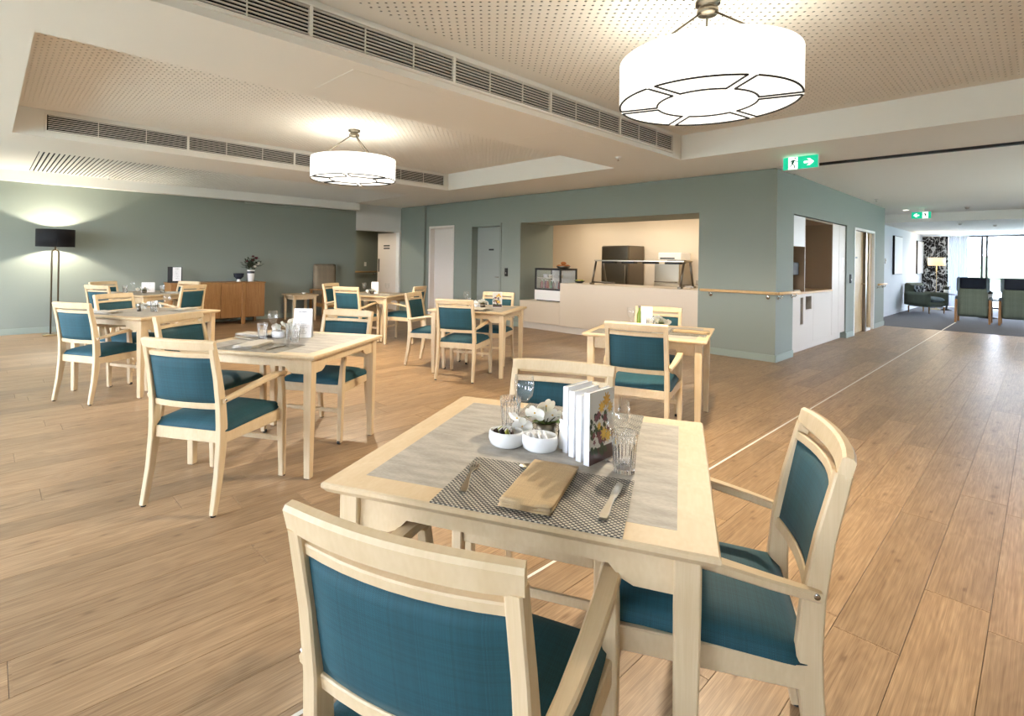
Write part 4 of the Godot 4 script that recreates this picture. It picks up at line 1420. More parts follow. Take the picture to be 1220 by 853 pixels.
func leaf_blade(s: SurfaceTool, at: Vector3, dir: Vector3, l: float, w: float) -> void:
	# a thin lens-shaped leaf, slightly folded
	var side := dir.cross(Vector3.UP)
	if side.length() < 0.1:
		side = Vector3.RIGHT
	side = side.normalized()
	var n := side.cross(dir).normalized()
	var tip := at + dir * l + Vector3.DOWN * l * 0.15
	var mid := at + dir * l * 0.55
	var a := mid + side * w + n * w * 0.3
	var b := mid - side * w + n * w * 0.3
	face(s, [at, a, mid], n); face(s, [a, tip, mid], n)
	face(s, [at, b, mid], n); face(s, [b, tip, mid], n)
	var d := -n * 0.0012
	face(s, [at + d, a, mid + d], -n); face(s, [a, tip, mid + d], -n)
	face(s, [at + d, b, mid + d], -n); face(s, [b, tip, mid + d], -n)

func curtain(called: String, label: String, x0: float, x1: float, z: float, m: Material, amp: float, folds: int) -> void:
	var c := thing(called, label, "curtain", Vector3((x0 + x1) / 2, 0, z))
	var w := x1 - x0
	var s := ST(true)
	var n := folds * 8
	for i in n:
		for side in [0.0, -0.006]:
			var f := func(k: int, y: float) -> Vector3:
				return Vector3(-w / 2 + w * k / n, y, amp * sin(TAU * folds * k / n) + side)
			face(s, [f.call(i, 0.02), f.call(i + 1, 0.02), f.call(i + 1, 2.44), f.call(i, 2.44)], Vector3(0, 0, 1) if side == 0.0 else Vector3(0, 0, -1))
	part("fabric", done(s), m, c)
	part("track", bm(Vector3(-w / 2, 2.44, -0.02), Vector3(w / 2, 2.46, 0.02)), M.white, c)

# ---------------------------------------------------------------- windows and outside
func build_windows() -> void:
	var xs := [[-11.2, -8.6], [-7.8, -5.2], [-4.4, -1.8], [0.2, 1.8]]
	for i in 4:
		var w := struct_node("window_%d" % (i + 1), "wide window in the wall opposite the servery", "window", Vector3(xs[i][0], 0.6, 3.3))
		var W: float = xs[i][1] - xs[i][0]
		var s := ST()
		for x in [0.0, W / 2 - 0.03, W - 0.06]:
			box(s, Vector3(x, 0, -0.03), Vector3(x + 0.06, 1.9, 0.03), 0.003)
		box(s, Vector3(0.06, 0, -0.03), Vector3(W - 0.06, 0.06, 0.03), 0.003)
		box(s, Vector3(0.06, 1.84, -0.03), Vector3(W - 0.06, 1.9, 0.03), 0.003)
		part("window_frame", done(s), M.frame_dark, w)
		part("glass_pane", bm(Vector3(0.06, 0.06, -0.003), Vector3(W / 2 - 0.03, 1.84, 0.003)), M.pane, w)
		part("glass_pane", bm(Vector3(W / 2 + 0.03, 0.06, -0.003), Vector3(W - 0.06, 1.84, 0.003)), M.pane, w)
	var zz := [[-8.8, -10.2], [-11.6, -13.4]]
	for i in 2:
		var w := struct_node("window_%d" % (i + 6), "tall window in the wall along the far side of the hall", "window", Vector3(3.1, 0.3, zz[i][1]))
		var W: float = zz[i][0] - zz[i][1]
		var s2 := ST()
		for z in [0.0, W / 2 - 0.03, W - 0.06]:
			box(s2, Vector3(-0.03, 0, z), Vector3(0.03, 2.2, z + 0.06), 0.003)
		box(s2, Vector3(-0.03, 0, 0.06), Vector3(0.03, 0.06, W - 0.06), 0.003)
		box(s2, Vector3(-0.03, 2.14, 0.06), Vector3(0.03, 2.2, W - 0.06), 0.003)
		part("window_frame", done(s2), M.frame_dark, w)
		part("glass_pane", bm(Vector3(-0.003, 0.06, 0.06), Vector3(0.003, 2.14, W / 2 - 0.03)), M.pane, w)
		part("glass_pane", bm(Vector3(-0.003, 0.06, W / 2 + 0.03), Vector3(0.003, 2.14, W - 0.06)), M.pane, w)
	# lounge window: two leaves of a tall sliding window
	var g := struct_node("window_5", "tall lounge window with dark mullions and a bright view", "window", Vector3(-2.7, 0, -24.5))
	var s := ST()
	for x in [0.0, 1.2, 1.32, 3.4, 5.64]:
		box(s, Vector3(x, 0, -0.04), Vector3(x + 0.06, 2.46, 0.04), 0.003)
	box(s, Vector3(0.06, 0, -0.04), Vector3(5.64, 0.06, 0.04))
	box(s, Vector3(0.06, 2.42, -0.04), Vector3(5.64, 2.46, 0.04))
	part("window_frame", done(s), M.frame_dark, g)
	for q in [[0.06, 1.2], [1.38, 3.4], [3.46, 5.64]]:
		part("glass_pane", bm(Vector3(q[0], 0.06, -0.004), Vector3(q[1], 2.42, 0.004)), M.pane, g)
	# balcony outside
	var b := thing("balcony", "pale balcony with a thin metal railing outside the lounge window", "balcony", Vector3(-4, 0, -24.6))
	part("slab", bm(Vector3(0, -0.2, 0), Vector3(9, -0.02, -1.6)), M.house, b)
	part("top_rail", bm(Vector3(0, 0.98, -1.5), Vector3(9, 1.02, -1.55)), M.frame_dark, b)
	part("lower_panel", bm(Vector3(0, 0.08, -1.515), Vector3(9, 0.9, -1.53)), M.pane, b)
	for i in 7:
		part("post", bm(Vector3(i * 1.49, -0.02, -1.5), Vector3(i * 1.49 + 0.03, 0.98, -1.55)), M.frame_dark, b)
	var ground := one("ground", bm(Vector3(-300, -4.3, 300), Vector3(300, -4.0, -390)), M.grass, "pale open ground outside the windows", "ground")
	ground.set_meta("kind", "structure")
	for q in [[-30.0, -330.0, 45.0, 12.0], [80.0, -340.0, 60.0, 9.0], [-130.0, -340.0, 50.0, 14.0]]:
		one("distant_hill", lm([Vector2(1.0, 0.0), Vector2(0.8, 0.35), Vector2(0.5, 0.75), Vector2(0.2, 0.97), Vector2(0.0, 1.0)], 24), M.hill, "low green hill on the horizon beyond the lounge window", "hill", Vector3(q[0], -4.0, q[1]), 0.0, "hills on the horizon").scale = Vector3(q[2], q[3], q[2] * 0.5)
	for q in [[-5.0, -120.0, 9.0, 5.2], [8.0, -140.0, 12.0, 5.6], [-22.0, -135.0, 12.0, 5.4]]:
		var h := thing("distant_house", "pale low house far outside the lounge window", "building", Vector3(q[0], -4.0, q[1]), 0.0, "distant houses")
		part("wall", bm(Vector3(-q[2] / 2, 0, -4), Vector3(q[2] / 2, q[3] * 0.6, 4)), M.house, h)
		part("roof", pm([Vector2(-4.6, 0), Vector2(4.6, 0), Vector2(0, q[3] * 0.4)], Transform3D(Basis(Vector3(0, 0, 1), Vector3.UP, Vector3(1, 0, 0)), Vector3(-q[2] / 2 - 0.3, q[3] * 0.6, 0)), q[2] + 0.6), M.hill, h)

# ---------------------------------------------------------------- lamps
func pendant(label: String, at: Vector3, turn: float) -> void:
	var p := thing("drum_pendant", label, "pendant lamp", at, turn)
	var r := 0.54
	var y0 := 2.385
	var y1 := 2.655
	part("lamp_shade", lm([Vector2(r, y0), Vector2(r, y1), Vector2(r - 0.006, y1), Vector2(r - 0.006, y0), Vector2(r, y0)], 64), M.shade_lit, p)
	part("lamp_diffuser", lm([Vector2(0.0, y0 + 0.004), Vector2(r - 0.008, y0 + 0.004), Vector2(r - 0.008, y0 + 0.010), Vector2(0.0, y0 + 0.010)], 64), M.shade_lit, p)
	# dark wire outlines of six outer panels round a plain disc
	var ri := 0.30
	for k in 6:
		var a0 := TAU * k / 6.0 + 0.05
		var a1 := TAU * (k + 1) / 6.0 - 0.05
		var s := ST()
		var arc := func(rad: float, g: float) -> Array:
			var o := []
			for i in 13:
				var a := lerpf(a0 + g, a1 - g, i / 12.0)
				o.append(Vector3(cos(a) * rad, y0, sin(a) * rad))
			return o
		var outer: Array = arc.call(r - 0.005, 0.0)
		var inner: Array = arc.call(ri, 0.035)
		tube(s, outer, [0.0065], 6)
		tube(s, inner, [0.0065], 6)
		tube(s, [outer[0], inner[0]], [0.0065], 6)
		tube(s, [outer[12], inner[12]], [0.0065], 6)
		part("panel_wire", done(s), M.black, p)
	part("ceiling_cup", lm([Vector2(0.0, 2.955), Vector2(0.062, 2.955), Vector2(0.066, 2.965), Vector2(0.066, 2.985), Vector2(0.05, 2.99), Vector2(0.05, 3.012), Vector2(0.075, 3.016), Vector2(0.075, TRAY)], 28), M.steel_dark, p)
	for k in 3:
		var a := TAU * k / 3.0 + 0.4
		part("rod", tm([Vector3(cos(a) * 0.05, 2.958, sin(a) * 0.05), Vector3(cos(a) * (r - 0.08), y1 - 0.01, sin(a) * (r - 0.08))], [0.007], 8), M.steel_dark, p)
	var sp := ST()
	for k in 3:
		var a := TAU * k / 3.0 + 0.4
		tube(sp, [Vector3(0, y1 - 0.012, 0), Vector3(cos(a) * (r - 0.006), y1 - 0.012, sin(a) * (r - 0.006))], [0.004], 6)
	part("spider", done(sp), M.chrome, p)
	spot("pendant_light", Vector3(0, y0 - 0.02, 0), Vector3.DOWN, PEND_DOWN, 84.0, 0.07, WARM, p)
	spot("pendant_uplight", Vector3(0, y1 - 0.05, 0), Vector3.UP, PEND_UP, 80.0, 0.2, WARM, p)

func build_lamps() -> void:
	pendant("large white drum pendant under the tray nearest the hall exit sign", Vector3(-1.5, 0, -3.33), deg_to_rad(20))
	pendant("white drum pendant hanging over the middle of the dining tables", Vector3(-6.24, 0, -3.48), deg_to_rad(20))
	# floor lamp by the left wall
	var l := thing("floor_lamp", "tall brass floor lamp with a black drum shade by the sage wall", "floor lamp", Vector3(-11.42, 0, -0.85))
	part("base", bm(Vector3(-0.13, 0, -0.15), Vector3(0.13, 0.022, 0.15), 0.004), M.brass, l)
	var loop := []
	loop.append(Vector3(0, 0.02, 0.045))
	loop.append(Vector3(0, 1.36, 0.045))
	for i in 7:
		var a := PI * i / 6.0
		loop.append(Vector3(0, 1.38 + sin(a) * 0.045, cos(a) * 0.045))
	loop.append(Vector3(0, 1.36, -0.045))
	loop.append(Vector3(0, 0.02, -0.045))
	part("hoop", tm(loop, [0.013], 10), M.brass_dark, l)
	part("neck", tm([Vector3(0, 1.42, 0), Vector3(0, 1.58, 0)], [0.014], 10), M.brass_dark, l)
	part("lamp_shade", lm([Vector2(0.26, 1.475), Vector2(0.26, 1.765), Vector2(0.257, 1.765), Vector2(0.257, 1.475), Vector2(0.26, 1.475)], 40), M.shade_black, l)
	part("bulb", lm([Vector2(0.0, 1.58), Vector2(0.018, 1.585), Vector2(0.032, 1.62), Vector2(0.022, 1.65), Vector2(0.0, 1.66)], 14), glow(Color(1, 0.96, 0.88), 6.0), l)
	omni("bulb_light", Vector3(0, 1.62, 0), 1.15, 0.03, Color(1.0, 0.96, 0.88), l)

# ---------------------------------------------------------------- chairs and tables
var chair0: Node3D
var table0: Node3D
var TB := {
	1: [Vector2(-1.098, -1.307), 26.4], 2: [Vector2(-3.70, -1.585), 33.0], 3: [Vector2(-6.49, -1.24), 30.0], 4: [Vector2(-9.7, -1.85), 30.0],
	5: [Vector2(-4.865, -4.49), 28.0], 6: [Vector2(-7.77, -4.79), 28.0], 7: [Vector2(-2.39, -4.28), 20.0]}
var WHERE := {1: "menu folder table", 2: "lettered menu card table", 3: "table without menu card", 4: "oak sideboard table",
	5: "flower print card table", 6: "beige high-back armchair table", 7: "servery counter table"}

func on(k: int, lx: float, lz: float, y := TH) -> Vector3:
	var r := deg_to_rad(TB[k][1])
	var c: Vector2 = TB[k][0]
	return Vector3(c.x + lx * cos(r) + lz * sin(r), y, c.y - lx * sin(r) + lz * cos(r))

func make_chair() -> Node3D:
	var t := thing("dining_armchair", "", "chair")
	t.set_meta("base", "dining_armchair")
	for sx in [-1.0, 1.0]:
		part("rear_post", bar([Vector3(sx * 0.222, 0.008, -0.285), Vector3(sx * 0.219, 0.2, -0.248), Vector3(sx * 0.217, 0.37, -0.228), Vector3(sx * 0.216, 0.46, -0.226), Vector3(sx * 0.214, 0.58, -0.234), Vector3(sx * 0.212, 0.72, -0.257), Vector3(sx * 0.210, 0.876, -0.293)],
			[Vector2(0.0145, 0.017), Vector2(0.016, 0.022), Vector2(0.017, 0.028), Vector2(0.017, 0.028), Vector2(0.0165, 0.025), Vector2(0.0155, 0.021), Vector2(0.015, 0.018)], Vector3.RIGHT), M.beech_y, t)
		part("glide", lm([Vector2(0.013, 0.0), Vector2(0.013, 0.009)], 10), M.rubber, t, Vector3(sx * 0.222, 0, -0.285))
		var fl := part("front_leg", bar([Vector3(sx * 0.25, 0.012, 0.262), Vector3(sx * 0.25, 0.2, 0.256), Vector3(sx * 0.25, 0.42, 0.25), Vector3(sx * 0.253, 0.54, 0.243), Vector3(sx * 0.255, 0.63, 0.226)],
			[Vector2(0.016, 0.017), Vector2(0.018, 0.020), Vector2(0.019, 0.022), Vector2(0.016, 0.019), Vector2(0.015, 0.017)], Vector3.RIGHT), M.beech_y, t)
		part("castor", tm([Vector3(sx * 0.24, 0.013, 0.274), Vector3(sx * 0.26, 0.013, 0.274)], [0.013], 12), M.rubber, fl)
		part("armrest", bar([Vector3(sx * 0.234, 0.592, -0.245), Vector3(sx * 0.25, 0.612, -0.14), Vector3(sx * 0.26, 0.634, -0.02), Vector3(sx * 0.263, 0.648, 0.09), Vector3(sx * 0.26, 0.652, 0.19), Vector3(sx * 0.256, 0.645, 0.262)],
			[Vector2(0.014, 0.012), Vector2(0.018, 0.0125), Vector2(0.021, 0.0125), Vector2(0.023, 0.0125), Vector2(0.023, 0.0125), Vector2(0.02, 0.010)], Vector3.RIGHT, 0.005), M.beech_z, t)
		part("arm_screw", tm([Vector3(sx * 0.24, 0.598, -0.235), Vector3(sx * 0.252, 0.598, -0.235)], [0.007], 10), M.chrome, t)
		part("side_rail", bar([Vector3(sx * 0.224, 0.395, -0.215), Vector3(sx * 0.247, 0.395, 0.24)], [Vector2(0.011, 0.032)], Vector3.RIGHT), M.beech_z, t)
	var curve := func(y: float, zc: float, sag: float, hw: float) -> Array:
		var o := []
		for i in 9:
			var q := -1.0 + i / 4.0
			o.append(Vector3(q * hw, y, zc - sag * (1.0 - q * q)))
		return o
	part("top_rail", bar(curve.call(0.893, -0.296, 0.028, 0.226), [Vector2(0.026, 0.0145), Vector2(0.0285, 0.015), Vector2(0.029, 0.015), Vector2(0.029, 0.015), Vector2(0.029, 0.015), Vector2(0.029, 0.015), Vector2(0.029, 0.015), Vector2(0.0285, 0.015), Vector2(0.026, 0.0145)], Vector3(0, 0.95, -0.25).normalized(), 0.007), M.beech_x, t)
	part("upper_rail", bar(curve.call(0.838, -0.281, 0.026, 0.197), [Vector2(0.0125, 0.012)], Vector3(0, 0.95, -0.25).normalized(), 0.003), M.beech_x, t)
	part("lower_rail", bar(curve.call(0.562, -0.230, 0.022, 0.199), [Vector2(0.017, 0.012)], Vector3(0, 0.97, -0.2).normalized(), 0.003), M.beech_x, t)
	# upholstered back: curved pad between the rails
	var s := ST(true)
	var pad := func(u: float, v: float, side: float) -> Vector3:
		var q := u * 2.0 - 1.0
		var y := lerpf(0.577, 0.826, v)
		var zc := lerpf(-0.232, -0.279, v) - 0.024 * (1.0 - q * q)
		var e := 1.0 - pow(maxf(absf(q), absf(v * 2.0 - 1.0)), 8.0)
		return Vector3(q * 0.196, y, zc + side * (0.006 + 0.013 * e))
	for side in [1.0, -1.0]:
		var sd: float = side
		grid(s, 10, 8, func(u: float, v: float) -> Vector3: return pad.call(u, v, sd), Vector3(0, 0, sd))
	for k in 10:
		for v in [0.0, 1.0]:
			face(s, [pad.call(k / 10.0, v, 1.0), pad.call((k + 1) / 10.0, v, 1.0), pad.call((k + 1) / 10.0, v, -1.0), pad.call(k / 10.0, v, -1.0)], Vector3(0, 1 if v > 0.5 else -1, 0))
	part("back_pad", done(s), M.teal, t)
	# seat
	var seat := part("seat_pad", cushion(0.247, 0.042, 0.254, 0.02, 12), M.teal, t, Vector3(0, 0.433, 0.022))
	seat.rotation.x = deg_to_rad(-1.5)
	part("front_rail", bm(Vector3(-0.23, 0.363, 0.238), Vector3(0.23, 0.427, 0.260), 0.003), M.beech_x, t)
	part("back_rail", bm(Vector3(-0.2, 0.363, -0.236), Vector3(0.2, 0.427, -0.214), 0.003), M.beech_x, t)
	part("stretcher", bm(Vector3(-0.232, 0.225, 0.246), Vector3(0.232, 0.255, 0.264), 0.003), M.beech_x, t)
	return t

func make_table(size: float) -> Node3D:
	var t := thing("dining_table", "", "table")
	t.set_meta("base", "dining_table")
	var h := size / 2.0
	# bevelled border: four mitred boards round the laminate field
	var b := 0.085
	var s: SurfaceTool
	for k in 4:
		s = ST()
		var rot := Basis(Vector3.UP, PI / 2 * k)
		var P := func(x: float, y: float, z: float) -> Vector3: return rot * Vector3(x, y, z)
		var y1 := TH
		var o := h
		var i := h - b
		# cross-section from the inner top edge round the moulded outer edge to the underside
		var prof := [[i, y1], [o - 0.004, y1], [o, y1 - 0.004], [o, y1 - 0.014], [o - 0.012, y1 - 0.028], [i, y1 - 0.028]]
		for q in prof.size():
			var a: Array = prof[q]
			var c: Array = prof[(q + 1) % prof.size()]
			var mid := Vector3((a[0] + c[0]) / 2.0, (a[1] + c[1]) / 2.0, 0)
			face(s, [P.call(-a[0], a[1], a[0]), P.call(a[0], a[1], a[0]), P.call(c[0], c[1], c[0]), P.call(-c[0], c[1], c[0])], rot * Vector3(0, mid.y - (y1 - 0.014), (mid.x - (o + i) / 2.0)))
		part("edge_board", done(s), M.beech_x, t).rotation.y = 0.0
	part("laminate_top", bm(Vector3(-h + b, TH - 0.028, -h + b), Vector3(h - b, TH + 0.0004, h - b)), M.laminate, t)
	# apron with stepped lower edge
	var iy := h - 0.035
	for k in 4:
		var rot2 := Basis(Vector3.UP, PI / 2 * k)
		var w := iy - 0.055
		var T := Transform3D(rot2, rot2 * Vector3(0, TH - 0.028, iy - 0.035))
		part("apron", pm([Vector2(-w, 0), Vector2(w, 0), Vector2(w, -0.095), Vector2(w - 0.085, -0.095), Vector2(w - 0.115, -0.082), Vector2(w - 0.14, -0.055), Vector2(-w + 0.14, -0.055), Vector2(-w + 0.115, -0.082), Vector2(-w + 0.085, -0.095), Vector2(-w, -0.095)], T, 0.02), M.beech_x, t)
	for sx in [-1.0, 1.0]:
		for sz in [-1.0, 1.0]:
			var c := Vector3(sx * (iy - 0.028), 0, sz * (iy - 0.028))
			var leg := part("leg", bar([c + Vector3(0, 0.006, 0), c + Vector3(0, TH - 0.14, 0), c + Vector3(0, TH - 0.028, 0)], [Vector2(0.021, 0.021), Vector2(0.0285, 0.0285)], Vector3.RIGHT, 0.004), M.beech_y, t)
			part("glide", lm([Vector2(0.015, 0.0), Vector2(0.015, 0.007)], 10), M.rubber, leg, c)
	return t

func chair(k: int, lx: float, lz: float, facing: float, extra: String) -> void:
	var at := on(k, lx, lz, 0.0)
	var turn := deg_to_rad(TB[k][1] + facing)
	var label := "teal beech armchair %s the %s" % [extra, WHERE[k]]
	var grp := "chairs at the " + String(WHERE[k])
	if chair0 == null:
		chair0 = make_chair()
		chair0.position = at
		chair0.rotation.y = turn
		chair0.set_meta("label", label)
		chair0.set_meta("group", grp)
	else:
		copy_of(chair0, label, at, turn, grp)

func build_tables_and_chairs() -> void:
	for k in TB:
		var label: String = ["", "square beech table set with a fan of menu folders", "square beech table with a lettered menu card and fluted tumblers", "square beech table set with flowers but no menu card", "square beech table in front of the oak sideboard", "square beech table with a flower print card by the grey door", "square beech table near the beige high-back armchair", "square beech table in front of the servery counter"][k]
		if k == 1:
			var t1 := make_table(0.975)
			t1.position = on(1, 0, 0, 0.0)
			t1.rotation.y = deg_to_rad(TB[1][1])
			t1.set_meta("label", label)
			t1.set_meta("group", "square dining tables")
			table0 = t1
		else:
			copy_of(table0, label, on(k, 0, 0, 0.0), deg_to_rad(TB[k][1]), "square dining tables")
	var N := "facing the servery wall, at"
	var F := "back to the servery wall, at"
	var L := "back to the floor lamp wall, at"
	var R := "back to the hall, at"
	chair(1, -0.01, 0.595, 176, N)
	chair(1, -0.08, -0.34, 0, F)
	chair(1, 0.472, 0.0, -90, R)
	chair(2, 0.0, 0.70, 180, N)
	chair(2, 0.05, -0.445, 0, F)
	chair(2, -0.65, 0.0, 90, L)
	chair(3, 0.02, 0.48, 180, N)
	chair(3, -0.42, -0.2, 90, L)
	chair(4, 0.0, 0.5, 180, N)
	chair(4, 0.0, -0.5, 0, F)
	chair(4, -0.62, 0.0, 90, L)
	chair(4, 0.62, 0.0, -90, R)
	chair(5, -0.03, 0.46, 180, N)
	chair(5, 0.0, -0.5, 0, F)
	chair(5, -0.665, -0.09, 90, L)
	chair(6, -0.03, 0.55, 180, N)
	chair(6, -0.6, 0.0, 90, L)
	chair(6, 0.52, 0.0, -90, R)
	chair(7, 0.03, 0.58, 180, N)
	chair(7, -0.05, -0.40, 0, F)

# ---------------------------------------------------------------- furniture along the left wall
func build_side_furniture() -> void:
	# oak sideboard
	var X := -11.15
	var b := thing("oak_sideboard", "long oak sideboard with plain doors against the sage wall", "sideboard", Vector3(X, 0, -2.5))
	var L := -1.72
	part("carcass", bm(Vector3(-0.02, 0.13, 0), Vector3(-0.5, 0.82, L), 0.002), M.oak_y, b)
	part("top_board", bm(Vector3(0.012, 0.82, 0.012), Vector3(-0.51, 0.845, L - 0.012), 0.003), M.oak_x, b)
	var edges := [0.0, -0.42, -0.43, -0.86, -0.87, -1.29, -1.30, -1.72]
	for i in range(0, 8, 2):
		part("door", bm(Vector3(0.0, 0.14, edges[i] - 0.003), Vector3(-0.019, 0.815, edges[i + 1] + 0.003), 0.002), M.oak_y, b)
	for z in [-0.425, -1.295]:
		part("front_post", bm(Vector3(0.03, 0, z + 0.035), Vector3(-0.02, 0.82, z - 0.035), 0.004), M.oak_y, b)
	for z in [-0.03, L + 0.03]:
		part("back_leg", bm(Vector3(-0.44, 0, z + 0.025), Vector3(-0.49, 0.13, z - 0.025), 0.004), M.oak_y, b)
	# things on the sideboard
	var v := thing("flower_vase", "tall white patterned vase of dark red and cream flowers on the sideboard", "vase", Vector3(-11.4, 0.8455, -4.02))
	part("vase", lm([Vector2(0.0, 0.0), Vector2(0.06, 0.0), Vector2(0.07, 0.1), Vector2(0.075, 0.24), Vector2(0.07, 0.24), Vector2(0.055, 0.01), Vector2(0.0, 0.01)], 20), M.porcelain, v)
	part("vase_band", lm([Vector2(0.0757, 0.17), Vector2(0.0765, 0.215)], 20), mat(rgb8(60, 62, 70), 0.3), v)
	var rg := RandomNumberGenerator.new()
	rg.seed = 15
	for i in 5:
		var a := rg.randf() * TAU
		part("stem", tm([Vector3(0, 0.1, 0), Vector3(cos(a) * 0.1, 0.38, sin(a) * 0.14)], [0.003], 5), M.stem, v)
	var s := ST()
	for i in 120:
		var a := rg.randf() * TAU
		var t := rg.randf_range(0.1, 1.2)
		var d := Vector3(cos(a) * sin(t), cos(t), sin(a) * sin(t))
		leaf_blade(s, Vector3(0, 0.22, 0) + d * rg.randf_range(0.05, 0.24), (d + Vector3(rg.randf_range(-0.5, 0.5), rg.randf_range(-0.4, 0.5), rg.randf_range(-0.5, 0.5))).normalized(), rg.randf_range(0.06, 0.1), 0.018)
	part("foliage", done(s), M.leaf_dark, v).set_meta("kind", "stuff")
	for q in [[0.02, 0.46, -0.1, 0.06, 0], [0.05, 0.42, -0.02, 0.05, 0], [0.06, 0.34, -0.12, 0.07, 1], [0.03, 0.5, -0.03, 0.045, 0], [0.08, 0.29, -0.05, 0.05, 1], [0.05, 0.40, 0.1, 0.04, 0]]:
		part("bloom", blossom(q[3], 7), M.bloom_red if q[4] == 0 else M.petal, v, Vector3(q[0], q[1], q[2]))
	v = thing("dark_bowl", "dark blue round bowl on a white stand on the sideboard", "bowl", Vector3(-11.4, 0.8455, -3.78))
	part("stand", lm([Vector2(0.0, 0.0), Vector2(0.05, 0.0), Vector2(0.03, 0.03), Vector2(0.03, 0.05), Vector2(0.0, 0.05)], 16), M.porcelain, v)
	part("bowl", lm([Vector2(0.0, 0.05), Vector2(0.04, 0.05), Vector2(0.09, 0.1), Vector2(0.1, 0.17), Vector2(0.095, 0.17), Vector2(0.08, 0.1), Vector2(0.0, 0.06)], 20), M.fabric_navy, v)
	v = thing("leaflet_stand", "small dark leaflet stand with a white printed sheet on the sideboard", "stand", Vector3(-11.4, 0.8455, -2.62), deg_to_rad(75))
	part("back_board", bm(Vector3(-0.12, 0, -0.02), Vector3(0.12, 0.3, 0.0), 0.003), M.black, v)
	part("foot", bm(Vector3(-0.12, 0, -0.1), Vector3(0.12, 0.012, 0.06), 0.003), M.black, v)
	page(v, Vector3(0.035, 0.16, 0.002), Vector2(0.14, 0.26), M.page0, 0.0)
	# side table
	var t := thing("side_table", "small beech side table between the sideboard and the high-back armchair", "side table", Vector3(-11.2, 0, -5.0))
	part("table_top", bm(Vector3(-0.29, 0.535, -0.29), Vector3(0.29, 0.565, 0.29), 0.006), M.beech_x, t)
	for sx in [-1, 1]:
		for sz in [-1, 1]:
			part("leg", bar([Vector3(sx * 0.23, 0, sz * 0.23), Vector3(sx * 0.23, 0.535, sz * 0.23)], [Vector2(0.021, 0.021), Vector2(0.028, 0.028)], Vector3.RIGHT), M.beech_y, t)
	part("apron", bm(Vector3(-0.24, 0.46, 0.225), Vector3(0.24, 0.535, 0.243)), M.beech_x, t)
	part("apron", bm(Vector3(-0.24, 0.46, -0.243), Vector3(0.24, 0.535, -0.225)), M.beech_x, t)
	part("apron", bm(Vector3(0.225, 0.46, -0.225), Vector3(0.243, 0.535, 0.225)), M.beech_x, t)
	part("apron", bm(Vector3(-0.243, 0.46, -0.225), Vector3(-0.225, 0.535, 0.225)), M.beech_x, t)
	one("small_dish", lm([Vector2(0.0, 0.0), Vector2(0.03, 0.0), Vector2(0.05, 0.03), Vector2(0.046, 0.03), Vector2(0.0, 0.008)], 16), M.porcelain, "tiny white dish on the side table", "dish", Vector3(-11.2, 0.5655, -5.08))
	# high-back armchair
	var a2 := thing("high_back_armchair", "beige high-back armchair with timber arms against the sage wall", "armchair", Vector3(-11.22, 0, -5.72), PI / 2)
	part("backrest", upright(0.28, 0.40, 0.075), M.fabric_beige, a2, Vector3(0, 0.82, -0.30))
	part("seat", cushion(0.28, 0.09, 0.3, 0.03, 10), M.fabric_beige, a2, Vector3(0, 0.42, 0.0))
	part("seat_frame", bm(Vector3(-0.28, 0.26, -0.28), Vector3(0.28, 0.34, 0.28), 0.004), M.oak_x, a2)
	for sx in [-1.0, 1.0]:
		part("front_leg", bar([Vector3(sx * 0.32, 0, 0.32), Vector3(sx * 0.32, 0.62, 0.3)], [Vector2(0.022, 0.032)], Vector3.RIGHT), M.oak_y, a2)
		part("rear_leg", bar([Vector3(sx * 0.32, 0, -0.34), Vector3(sx * 0.32, 0.62, -0.3)], [Vector2(0.022, 0.032)], Vector3.RIGHT), M.oak_y, a2)
		part("armrest", bar([Vector3(sx * 0.32, 0.63, -0.32), Vector3(sx * 0.32, 0.655, 0.1), Vector3(sx * 0.32, 0.64, 0.36)], [Vector2(0.03, 0.014)], Vector3.RIGHT), M.oak_x, a2)

func blossom(r: float, n: int) -> ArrayMesh:
	# a bloom of cupped petals
	var s := ST()
	for ring in 2:
		for k in n:
			var a := TAU * (k + ring * 0.5) / n
			var t := 0.5 + ring * 0.7
			var d := Vector3(cos(a) * sin(t), cos(t), sin(a) * sin(t))
			leaf_blade(s, Vector3.ZERO, d, r * 1.3, r * 0.55)
	return done(s)

func page(parent: Node3D, at: Vector3, size: Vector2, m: Material, turn: float) -> void:
	var q := QuadMesh.new()
	q.size = size
	part("printed_sheet", q, m, parent, at).rotation.y = turn

# ---------------------------------------------------------------- things on the tables
var meshes := {}

func wine_glass(k: int, lx: float, lz: float, label: String) -> void:
	if not meshes.has("wine"):
		meshes.wine = lm([Vector2(0.0, 0.0), Vector2(0.034, 0.0), Vector2(0.034, 0.003), Vector2(0.008, 0.008), Vector2(0.0045, 0.02), Vector2(0.0045, 0.07), Vector2(0.012, 0.082), Vector2(0.031, 0.105), Vector2(0.037, 0.135), Vector2(0.033, 0.178),
			Vector2(0.0318, 0.178), Vector2(0.0356, 0.135), Vector2(0.0298, 0.107), Vector2(0.011, 0.0855), Vector2(0.0, 0.083)], 28)
	one("wine_glass", meshes.wine, M.glass, label, "wine glass", on(k, lx, lz, TH + 0.0008), 0.0, "wine glasses on the tables")

